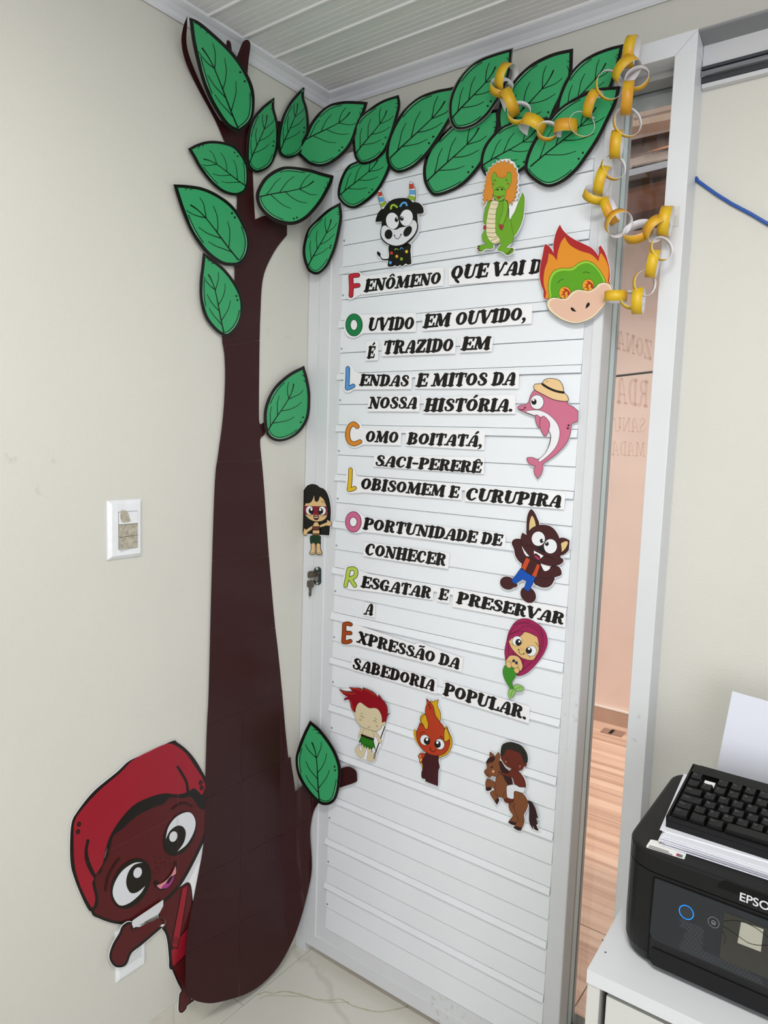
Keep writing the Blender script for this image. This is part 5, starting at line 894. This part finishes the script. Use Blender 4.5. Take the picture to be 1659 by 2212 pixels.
MB().prism([(cy + (p[0] - cy) * .8, cz + (p[1] - cz) * .8) for p in hx], .0073, .0075, axis=0).build('socket_well', M('#e4e6e7', .4), so)
for dy in (-.0085, 0, .0085): MB().prism([(cy + dy + .0022 * math.cos(t * .785), cz + (.003 if dy == 0 else 0) + .0022 * math.sin(t * .785)) for t in range(8)], .0075, .0077, axis=0).build('pin_hole', M('#1d1d1d', .6), so)
# ------------------------------------------------------------------ lock and keys on the left stile
lk = empty('door_lock', tuple(PlaneY(LP)(687, 1244)[0])); tag(lk, 'small oval door lock with a key in it on the left stile', 'lock')
LCK = Cut(PlaneY(LP), (630, 1180, 11.06), lift=.001, margin=0)
def stad(x0, y0, x1, y1, n=8):
    r = (x1 - x0) / 2; cx_ = (x0 + x1) / 2; return [(cx_ + r * math.cos(math.pi + math.pi * k / n), y0 + r + r * math.sin(math.pi + math.pi * k / n)) for k in range(n + 1)] + [(cx_ + r * math.cos(math.pi * k / n), y1 - r + r * math.sin(math.pi * k / n)) for k in range(n + 1)]
def flat(nm, pts, mat, par, d0, d1, crop=(630, 1180, 11.06), plane=LP):
    s = PlaneY(plane); q = [s(crop[0] + p[0] / crop[2], crop[1] + p[1] / crop[2])[0] for p in pts]; n = len(q)
    v = [p + Vector((0, -d1, 0)) for p in q] + [p + Vector((0, -d0, 0)) for p in q]; tr = tessellate_polygon([[Vector((p[0], p[1], 0)) for p in pts]])
    return MB().add(v, [tuple(t) for t in tr] + [tuple(n + k for k in reversed(t)) for t in tr] + [(k, (k + 1) % n, n + (k + 1) % n, n + k) for k in range(n)]).build(nm, mat, par)
flat('escutcheon', stad(545, 488, 710, 930), M('#3b4a4c', .3, metal=.6), lk, 0, .002)
for yy in (530, 885): flat('screw', [(620 + 28 * math.cos(k * .524), yy + 38 * math.sin(k * .524)) for k in range(12)], M('#d9d9d6', .25, metal=.6), lk, .002, .0028)
flat('cylinder', [(620 + 52 * math.cos(k * .393), 660 + 75 * math.sin(k * .393)) for k in range(16)], M('#8c8078', .3, metal=.7), lk, .002, .006)
flat('cylinder_tail', stad(570, 690, 655, 835), M('#9a9088', .3, metal=.6), lk, .002, .005)
flat('keyhole', [(590, 640), (640, 600), (660, 650), (650, 700), (620, 690)], M('#1b1512', .5), lk, .006, .0065)
ky = empty('key', tuple(PlaneY(LP)(680, 1250)[0] + Vector((0, -.02, 0)))); tag(ky, 'dull metal key stuck in the door lock, with a ring', 'key', None)
KM = M('#6d675c', .35, metal=.7, noise=.1)
flat('bow', [(480, 590), (560, 572), (605, 590), (600, 720), (560, 745), (480, 745), (462, 700), (465, 630)], KM, ky, .011, .0145)
flat('shaft', [(585, 620), (640, 630), (640, 680), (585, 700)], KM, ky, .0065, .013)
MB().tube([PlaneY(LP - .013)(630 + (495 + 50 * math.cos(k * .3927)) / 11.06, 1180 + (755 + 70 * math.sin(k * .3927)) / 11.06)[0] for k in range(17)], .0007, 6).build('ring', M('#77736b', .3, metal=.8), ky)
k2 = empty('key', tuple(PlaneY(LP)(675, 1270)[0] + Vector((0, -.012, 0)))); tag(k2, 'loose spare key dangling below the lock on the ring', 'key', None)
flat('bow', [(440, 810), (500, 798), (580, 815), (592, 900), (570, 965), (530, 985), (470, 985), (425, 940), (428, 860)], KM, k2, .008, .0105)
flat('blade', [(470, 980), (525, 980), (520, 1160), (495, 1192), (466, 1165), (466, 1100), (478, 1060), (468, 1020)], KM, k2, .008, .0100)
# ------------------------------------------------------------------ blue cable
pts = [(1478, 402, -.001), (1496, 386, .0), (1502, 387, .0), (1520, 400, 0), (1545, 418, 0), (1580, 440, 0), (1620, 461, 0), (1659, 484, 0), (1760, 540, 0), (1900, 640, 0)]
P3 = [PlaneY(-.0045)(x, y)[0] for x, y, _ in pts[2:]]; P3.insert(0, Vector((.931, -.0045, P3[0].z + .003)))
q = []
for a, b in zip(P3[:-1], P3[1:]): q += [a.lerp(b, t / 4) for t in range(4)]
o = MB().tube(q + [P3[-1]], .0030, 10).build('blue_cable', M('#1c4fa3', .35), None, True); tag(o, 'blue network cable pinned along the right wall', 'cable')
# ------------------------------------------------------------------ cabinet
H = .72; CB = M('#d9dcdf', .35); CBF = M('#cfd0cb', .4)
cb = empty('cabinet', (1.4, -.27, 0)); tag(cb, 'white cabinet under the black printer with a chipped top edge', 'cabinet')
sk_ = .018
def skx(y): return .993 + (y + .533) * -.033
MB().prism([(.993, -.533), (1.9, -.520), (1.9, -.012), (.976, -.012)], H - .020, H, axis=2).build('worktop', CB, cb)
MB().prism([(.9945, -.5315), (1.012, -.5312), (.996, -.02), (.978, -.02)], 0, H - .0203, axis=2).build('side_panel', CBF, cb)
MB().prism([(1.882, -.5185), (1.9, -.5185), (1.9, -.02), (1.882, -.02)], 0, H - .0203, axis=2).build('side_panel', CBF, cb)
box('back_panel', (.99, -.024, .02), (1.88, -.018, H - .021), CBF, cb)
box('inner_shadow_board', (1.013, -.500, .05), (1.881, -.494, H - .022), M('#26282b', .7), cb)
for xa, xb in ((1.0205, 1.448), (1.452, 1.877)):
    d = box('cabinet_door', (xa, -.5285, .06), (xb, -.511, H - .0285), CBF, cb, .0008)
box('plinth', (1.013, -.50, 0), (1.881, -.49, .05), CBF, cb)
for x, y in ((1115, 722), (1150, 868)):
    p = PlaneZ(H + .0003)(1100 + x / 5.53, 1900 + y / 5.53)[0]
    obj('chip_mark', [p + Vector((.0016 * math.cos(k * 1.05), .0016 * math.sin(k * 1.05), 0)) for k in range(6)], [tuple(range(6))], M('#1e1e1e', .6), cb)
# ------------------------------------------------------------------ printer
def rrect(x0, y0, x1, y1, r, n=6, rs=None):
    rs = rs or [r] * 4; out = []
    for (cx_, cy_, a0), rr in zip((((x0), (y0), 180), ((x1), (y0), 270), ((x1), (y1), 0), ((x0), (y1), 90)), rs):
        sx, sy = (1 if cx_ == x0 else -1), (1 if cy_ == y0 else -1)
        for k in range(n + 1): a = math.radians(a0 + 90 * k / n); out.append((cx_ + sx * rr + rr * math.cos(a), cy_ + sy * rr + rr * math.sin(a)))
    return out
PK = M('#0e0e10', .42, k=.95, spec=.3); PK2 = M('#050506', .6, spec=.2); PT = M('#1c1b1b', .6, spec=.3); PNL = M('#23272a', .4, spec=.35)
pr = empty('printer', (1.2, -.32, H)); tag(pr, 'black multifunction printer with a lit blue ring on its tilted grey panel', 'printer')
X0, X1, Y0, Y1 = 1.013, 1.388, -.474, -.172; ZT = .888
def loft(secs, mat, nm, par, bevcap=None, smooth=False):
    v = []; f = []; n = len(secs[0][0])
    for poly, z in secs: v += [(p[0], p[1], z) for p in poly]
    for s_ in range(len(secs) - 1):
        for k in range(n): f.append((s_ * n + k, s_ * n + (k + 1) % n, (s_ + 1) * n + (k + 1) % n, (s_ + 1) * n + k))
    f.append(tuple(range(n - 1, -1, -1))); f.append(tuple((len(secs) - 1) * n + k for k in range(n)))
    return MB().add(v, f).build(nm, mat, par, smooth)
R1 = .048
def body(d, r=R1): return rrect(X0 + d, Y0 + d, X1 - d, Y1 - d, max(.004, r - d), 8)
loft([(body(.016), H + .001), (body(.006), H + .006), (body(.001), H + .020), (body(0), H + .05), (body(0), .861)], PK, 'housing', pr)
loft([(body(.0018), .861), (body(.0018), .8625)], PK2, 'seam', pr)
loft([(body(0), .8625), (body(0), .8845), (body(.0012), .8872), (body(.004), ZT)], PK, 'scanner_lid', pr)
loft([(body(.0045), ZT), (body(.0055), ZT + .0003)], PT, 'lid_top', pr)
def front(nm, pts, mat, par, d0, d1, yv=Y0): return flat(nm, [((p[0]), (p[1])) for p in pts], mat, par, d0, d1, (1330, 1800, 5.043), yv)
def fxz(pts): return pts
def fplate(nm, x0, z0, x1, z1, r, mat, par, ya, yb_, rs=None):
    return MB().prism(rrect(x0, z0, x1, z1, r, 6, rs), ya, yb_, axis=1).build(nm, mat, par)
fplate('lid_handle_recess', 1.139, .8745, 1.262, .8870, .005, PK2, pr, Y0 - .0004, Y0 + .004, [.001, .001, .008, .012])
fplate('panel_recess', 1.057, .733, 1.338, .8568, .004, PK2, pr, Y0 - .0006, Y0 + .004)
# tilted control panel
def pan(nm, x0, z0, x1, z1, r, mat, d0, d1, rs=None, par=pr):
    q = rrect(x0, z0, x1, z1, r, 6, rs); zb = .7705; ztp = .8560
    def yy(z): return Y0 - .0020 - .0075 * (1 - (z - zb) / (ztp - zb))
    n = len(q); v = [(p[0], yy(p[1]) - d1, p[1]) for p in q] + [(p[0], yy(p[1]) - d0, p[1]) for p in q]
    tr = tessellate_polygon([[Vector((p[0], p[1], 0)) for p in q]])
    return MB().add(v, [tuple(t) for t in tr] + [tuple(n + k for k in reversed(t)) for t in tr] + [(k, (k + 1) % n, n + (k + 1) % n, n + k) for k in range(n)]).build(nm, mat, par)
pn = pan('control_panel', 1.0605, .7705, 1.335, .8555, .008, PNL, -.006, 0, [.010, .010, .002, .002])
def yp(z, d=0): return Y0 - .0020 - .0075 * (1 - (z - .7705) / .0855) - d
def hitp(px, py):
    y = Y0 - .006
    for _ in range(6): p = PlaneY(y)(px, py)[0]; y = yp(p.z)
    return p
def ringm(nm, c, r0, r1, mat, par, d=.0004, n=32):
    v = []; f = []
    for rr in (r0, r1):
        for k in range(n): a = 2 * math.pi * k / n; z = c.z + rr * math.sin(a); v.append((c.x + rr * math.cos(a), yp(z, d), z))
    for k in range(n): f.append((k, (k + 1) % n, n + (k + 1) % n, n + k))
    return obj(nm, v, f, mat, par)
cc = hitp(1482.7, 1970.5)
ringm('power_light_ring', cc, .0085, .0096, M('#0f78ee', .3, emit=1.0), pn)
ringm('power_button', cc, .0001, .0080, M('#2c2f33', .3), pn, .0003)
ch = hitp(1541.6, 1992.3); ringm('home_button', ch, .0066, .0070, M('#9a9fa3', .3), pn)
hv = [(-.0028, .0002), (0, .0028), (.0028, .0002), (.0019, .0002), (.0019, -.0026), (.0006, -.0026), (.0006, -.0008), (-.0006, -.0008), (-.0006, -.0026), (-.0019, -.0026), (-.0019, .0002)]
qh = [Vector((ch.x + a, ch.z + b)) for a, b in hv]; v = []; f = []
for i in range(len(qh)):
    for r in ribbon([qh[i - 1], qh[i]], .0004): n = len(v); v += [(p.x, yp(p.y, .0005), p.y) for p in r]; f.append(tuple(range(n, n + len(r))))
obj('home_icon', v, f, M('#b4b9bd', .3), pn)
v = []; f = []
def seg2(a, b, wd=.00026):
    n = len(v); d = (b - a).normalized(); nn = Vector((-d.y, d.x)) * wd
    for p in (a + nn, b + nn, b - nn, a - nn): v.append((p.x, yp(p.y, .00035), p.y))
    f.append((n, n + 1, n + 2, n + 3))
s_ = .0042; hh = s_ * .9
for i in range(26):
    for j in range(11):
        x = 1.099 + i * s_ + (j % 2) * s_ / 2; z = .7735 + j * hh
        if z > .842 - (x - 1.10) * .6 - random.random() * .012 or (1.1 + (z - .7735) * .25 > x and z < .80): continue
        if x > 1.128 and z > .783 and x < 1.22: continue
        a = Vector((x, z)); seg2(a, a + Vector((s_, 0))); seg2(a, a + Vector((s_ / 2, hh)), ); seg2(a, a + Vector((-s_ / 2, hh))); 
obj('triangle_pattern', v, f, M('#45494d', .35), pn)
tl = hitp(1563, 1966); scz0, scz1 = .783, .846
SCM = M('#33332f', .2, noise=.15, scale=30)
sc_ = pan('touch_screen', tl.x + .001, scz0, 1.222, scz1, .002, SCM, 0, .0007, None, pn)
def onscr(x, y): p = hitp(1330 + x / 5.043, 1800 + y / 5.043); return p
for pl, wd in (([(1180, 955), (1280, 945), (1400, 965), (1500, 1010), (1590, 1070), (1659, 1130)], .0009), ([(1170, 1010), (1260, 1060), (1350, 1125), (1450, 1190), (1560, 1215), (1659, 1215)], .0008), ([(1160, 1060), (1190, 1110), (1195, 1160), (1180, 1200)], .0006)):
    qq = [onscr(*p) for p in pl]; qq = spline([(p.x, p.z) for p in qq], False, 5); v = []; f = []
    for r in ribbon(qq, wd):
        n = len(v); v += [(p.x, yp(p.y, .0011), p.y) for p in r]; f.append(tuple(range(n, n + len(r))))
    obj('wallpaper_curve', v, f, M('#171716', .2), sc_)
v = [onscr(*p) for p in ((1368, 958), (1612, 1040), (1582, 1288), (1328, 1190))]; obj('painted_reflection', [(p.x, yp(p.z, .0009), p.z) for p in v], [(0, 1, 2, 3)], M('#a8a799', .2, noise=.1), sc_)  # pale patch painted on the screen stands in for a reflected light
fplate('tray_opening', 1.060, .7365, 1.336, .7672, .002, M('#050506', .6), pr, Y0 - .001, Y0 + .003)
fplate('output_tray', 1.063, .7285, 1.334, .7535, .004, PK, pr, Y0 - .0030, Y0 + .002, [.006, .006, .002, .002])
def textmesh(nm, body_, size, mat, par, M4, ext=.0001):
    cu = bpy.data.curves.new('tmp', 'FONT'); cu.body = body_; cu.size = size; cu.extrude = ext; cu.offset = size * .012; to = bpy.data.objects.new('tmp', cu); C.objects.link(to)
    bpy.context.view_layer.update(); me = bpy.data.meshes.new_from_object(to.evaluated_get(bpy.context.evaluated_depsgraph_get())); bpy.data.objects.remove(to)
    for vv in me.vertices: vv.co = M4 @ vv.co
    me.materials.clear(); me.materials.append(mat); o = bpy.data.objects.new(nm, me); C.objects.link(o); o.parent = par
    q = par; t = Vector()
    while q: t += q.location; q = q.parent
    o.location = -t; return o
p = PlaneY(Y0)(1596, 1943)[0]
m4 = Matrix(((1, 0, 0, p.x), (0, 0, -1, Y0 - .0008), (0, 1, 0, p.z), (0, 0, 0, 1)))
textmesh('maker_name', 'EPSON', .0158, M('#d8dade', .3), pr, m4)
# sticker on the lid
st = [PlaneZ(ZT + .0006)(1330 + x / 4.915, 1450 + y / 4.915)[0] for x, y in ((372, 1785), (445, 1800), (752, 1932), (728, 1998), (328, 1872), (325, 1855))]
stk = obj('sticker', st, [tuple(range(6))], M('#e9e9e6', .3), pr)
def stl(x, y): return PlaneZ(ZT + .0010)(1330 + x / 4.915, 1450 + y / 4.915)[0]
for y0_, xa, xb in ((1850, 360, 570), (1865, 350, 610)):
    for k in range(int((xb - xa) / 16)):
        x = xa + 16 * k; y = y0_ + (x - xa) * .33; obj('small_print', [stl(x, y - 5), stl(x + 11, y - 2), stl(x + 9, y + 8), stl(x - 2, y + 5)], [(0, 1, 2, 3)], M('#2a2a2a', .5), stk)
for k, cc2 in enumerate(('#b0324a', '#7a4a8c', '#3c9a5a')): obj('small_logo', [stl(650 + 22 * k, 1930 + 8 * k), stl(672 + 22 * k, 1938 + 8 * k), stl(664 + 22 * k, 1968 + 6 * k), stl(640 + 22 * k, 1955 + 8 * k)], [(0, 1, 2, 3)], M(cc2, .5), stk)
# rear paper support with a standing sheet
box('rear_feed', (1.05, -.186, ZT - .01), (1.34, -.173, ZT + .018), PK2, pr, .001)
sf_ = PlaneY(-.150); a, b2, c2 = sf_(1582, 1493)[0], sf_(1546, 1672)[0], sf_(1659, 1515)[0]; ex_ = (c2 - a).normalized() * .21; dn = (b2 - a).normalized() * .27
v = [a, a + ex_, a + ex_ + dn, a + dn]; v += [p + Vector((.0, .0009, 0)) for p in v]
o = MB().add(v, [(0, 1, 2, 3), (7, 6, 5, 4), (0, 4, 5, 1), (1, 5, 6, 2), (2, 6, 7, 3), (3, 7, 4, 0)]).build('paper_sheet', M('#dfe3ee', .6)); tag(o, 'white sheet of paper standing upright behind the keyboard', 'paper')
# paper stack
ps = empty('paper_stack', (1.2, -.33, ZT)); tag(ps, 'ragged stack of white paper on the printer lid under the keyboard', 'paper stack')
SM = M('#e2e4ec', .6)
for k in range(11):
    z = ZT + .0014 + .0013 * k; rz = math.radians(3.2 + random.uniform(-.9, .9) + (1.6 if k > 8 else 0)); ox = 1.058 + random.uniform(-.004, .005) - (.006 if k > 8 else 0); oy = -.445 + random.uniform(-.003, .004) + (.012 if k > 8 else 0)
    ca, sa = math.cos(rz), math.sin(rz); v = []
    for zz in (z, z + .0010):
        for (dx, dy) in ((0, 0), (.297, 0), (.297, .21), (0, .21)): v.append((ox + dx * ca - dy * sa, oy + dx * sa + dy * ca, zz + (.001 * math.sin(k) if dx == 0 else 0)))
    MB().add(v, [(3, 2, 1, 0), (4, 5, 6, 7), (0, 1, 5, 4), (1, 2, 6, 5), (2, 3, 7, 6), (3, 0, 4, 7)]).build('sheet', SM, ps)
# keyboard
KB = M('#09090b', .4, spec=.3); KC = M('#0f1012', .42, spec=.35); KL = M('#55585b', .4)
kz0 = ZT + .0165
kb = empty('keyboard', (1.2, -.35, kz0)); tag(kb, 'black mechanical keyboard lying on the paper stack', 'keyboard')
kfl = Vector((1.056, -.419, kz0 + .0105)); kbl = Vector((1.060, -.284, kz0 + .042)); ux = Vector((.9995, .018, 0)).normalized(); uy = (kbl - kfl); KD = uy.length; uy.normalize(); uz = ux.cross(uy).normalized()
def KP(x, y, z): return kfl + ux * x + uy * y + uz * z
def kbox(nm, x0, y0, x1, y1, z0_, z1_, ins, mat, par, dish=0):
    v = [KP(x0, y0, z0_), KP(x1, y0, z0_), KP(x1, y1, z0_), KP(x0, y1, z0_), KP(x0 + ins, y0 + ins, z1_), KP(x1 - ins, y0 + ins, z1_), KP(x1 - ins, y1 - ins * .5, z1_), KP(x0 + ins, y1 - ins * .5, z1_)]
    f = [(3, 2, 1, 0), (0, 1, 5, 4), (1, 2, 6, 5), (2, 3, 7, 6), (3, 0, 4, 7), (4, 5, 6, 7)]
    if dish:
        f.pop(); v += [KP((x0 + x1) / 2, y0 + ins, z1_ - dish), KP((x0 + x1) / 2, y1 - ins * .5, z1_ - dish)]; f += [(4, 8, 9, 7), (8, 5, 6, 9)]; f[1] = (0, 1, 5, 8, 4); f[3] = (2, 3, 7, 9, 6)
    return MB().add(v, f).build(nm, mat, par)
KW = .372
kbox('case', 0, 0, KW, KD, -.012, .0, 0, KB, kb)
for x0_, y0_, x1_, y1_ in ((0, 0, KW, .003), (0, KD - .020, KW, KD), (0, 0, .003, KD), (KW - .003, 0, KW, KD)): kbox('case_rim', x0_, y0_, x1_, y1_, -.001, .0065, 0, KB, kb)
U_ = .01875; yb0 = .0045
rows = [[('Ctrl', 1.25), ('', 1.25), ('Alt', 1.25), (' ', 6.25), ('Alt', 1.25), ('Fn', 1.25), ('', 1.25), ('Ctrl', 1.25)],
        [('Shift', 1.25), ('\\', 1), ('Z', 1), ('X', 1), ('C', 1), ('V', 1), ('B', 1), ('N', 1), ('M', 1), (',', 1), ('.', 1), (';', 1), ('/', 1), ('Shift', 1.75)],
        [('Caps', 1.75), ('A', 1), ('S', 1), ('D', 1), ('F', 1), ('G', 1), ('H', 1), ('J', 1), ('K', 1), ('L', 1), ('', 1), ('', 1), ('', 1), ('', 1.25)],
        [('Tab', 1.5), ('Q', 1), ('W', 1), ('E', 1), ('R', 1), ('T', 1), ('Y', 1), ('U', 1), ('I', 1), ('O', 1), ('P', 1), ('', 1), ('', 1), ('Enter', 1.5)],
        [("'", 1), ('1', 1), ('2', 1), ('3', 1), ('4', 1), ('5', 1), ('6', 1), ('7', 1), ('8', 1), ('9', 1), ('0', 1), ('-', 1), ('=', 1), ('', 2)],
        [('Esc', 1), (None, 1), ('F1', 1), ('F2', 1), ('F3', 1), ('F4', 1), (None, .5), ('F5', 1), ('F6', 1), ('F7', 1), ('F8', 1), (None, .5), ('F9', 1), ('F10', 1), ('F11', 1), ('F12', 1)]]
for r, row in enumerate(rows):
    x = .005; y = yb0 + r * .0182
    for s_, wu in row:
        if s_ is not None:
            kx = kbox('key', x + .0006, y, x + wu * U_ - .0006, y + .0172, .0, .0095 + .0008 * abs(r - 2), .0023, KC, kb, .0009 if wu < 3 else -.0008)
            if x < .15 and s_.strip():
                m4 = Matrix.Identity(4); org = KP(x + .0045, y + .0092, .0097 + .0008 * abs(r - 2))
                for i in range(3): m4[i][0] = ux[i]; m4[i][1] = uy[i]; m4[i][2] = uz[i]; m4[i][3] = org[i]
                textmesh('legend', s_, .0062 if len(s_) == 1 else .0042, KL, kx, m4, .00004)
        x += wu * U_
kbox('white_gap_block', .005 + U_ * 1.1, yb0 + 5 * .0182 + .002, .005 + U_ * 1.9, yb0 + 5 * .0182 + .013, .001, .0045, .0, M('#e9ebee', .5), kb)  # solid white block filling the gap after the first key
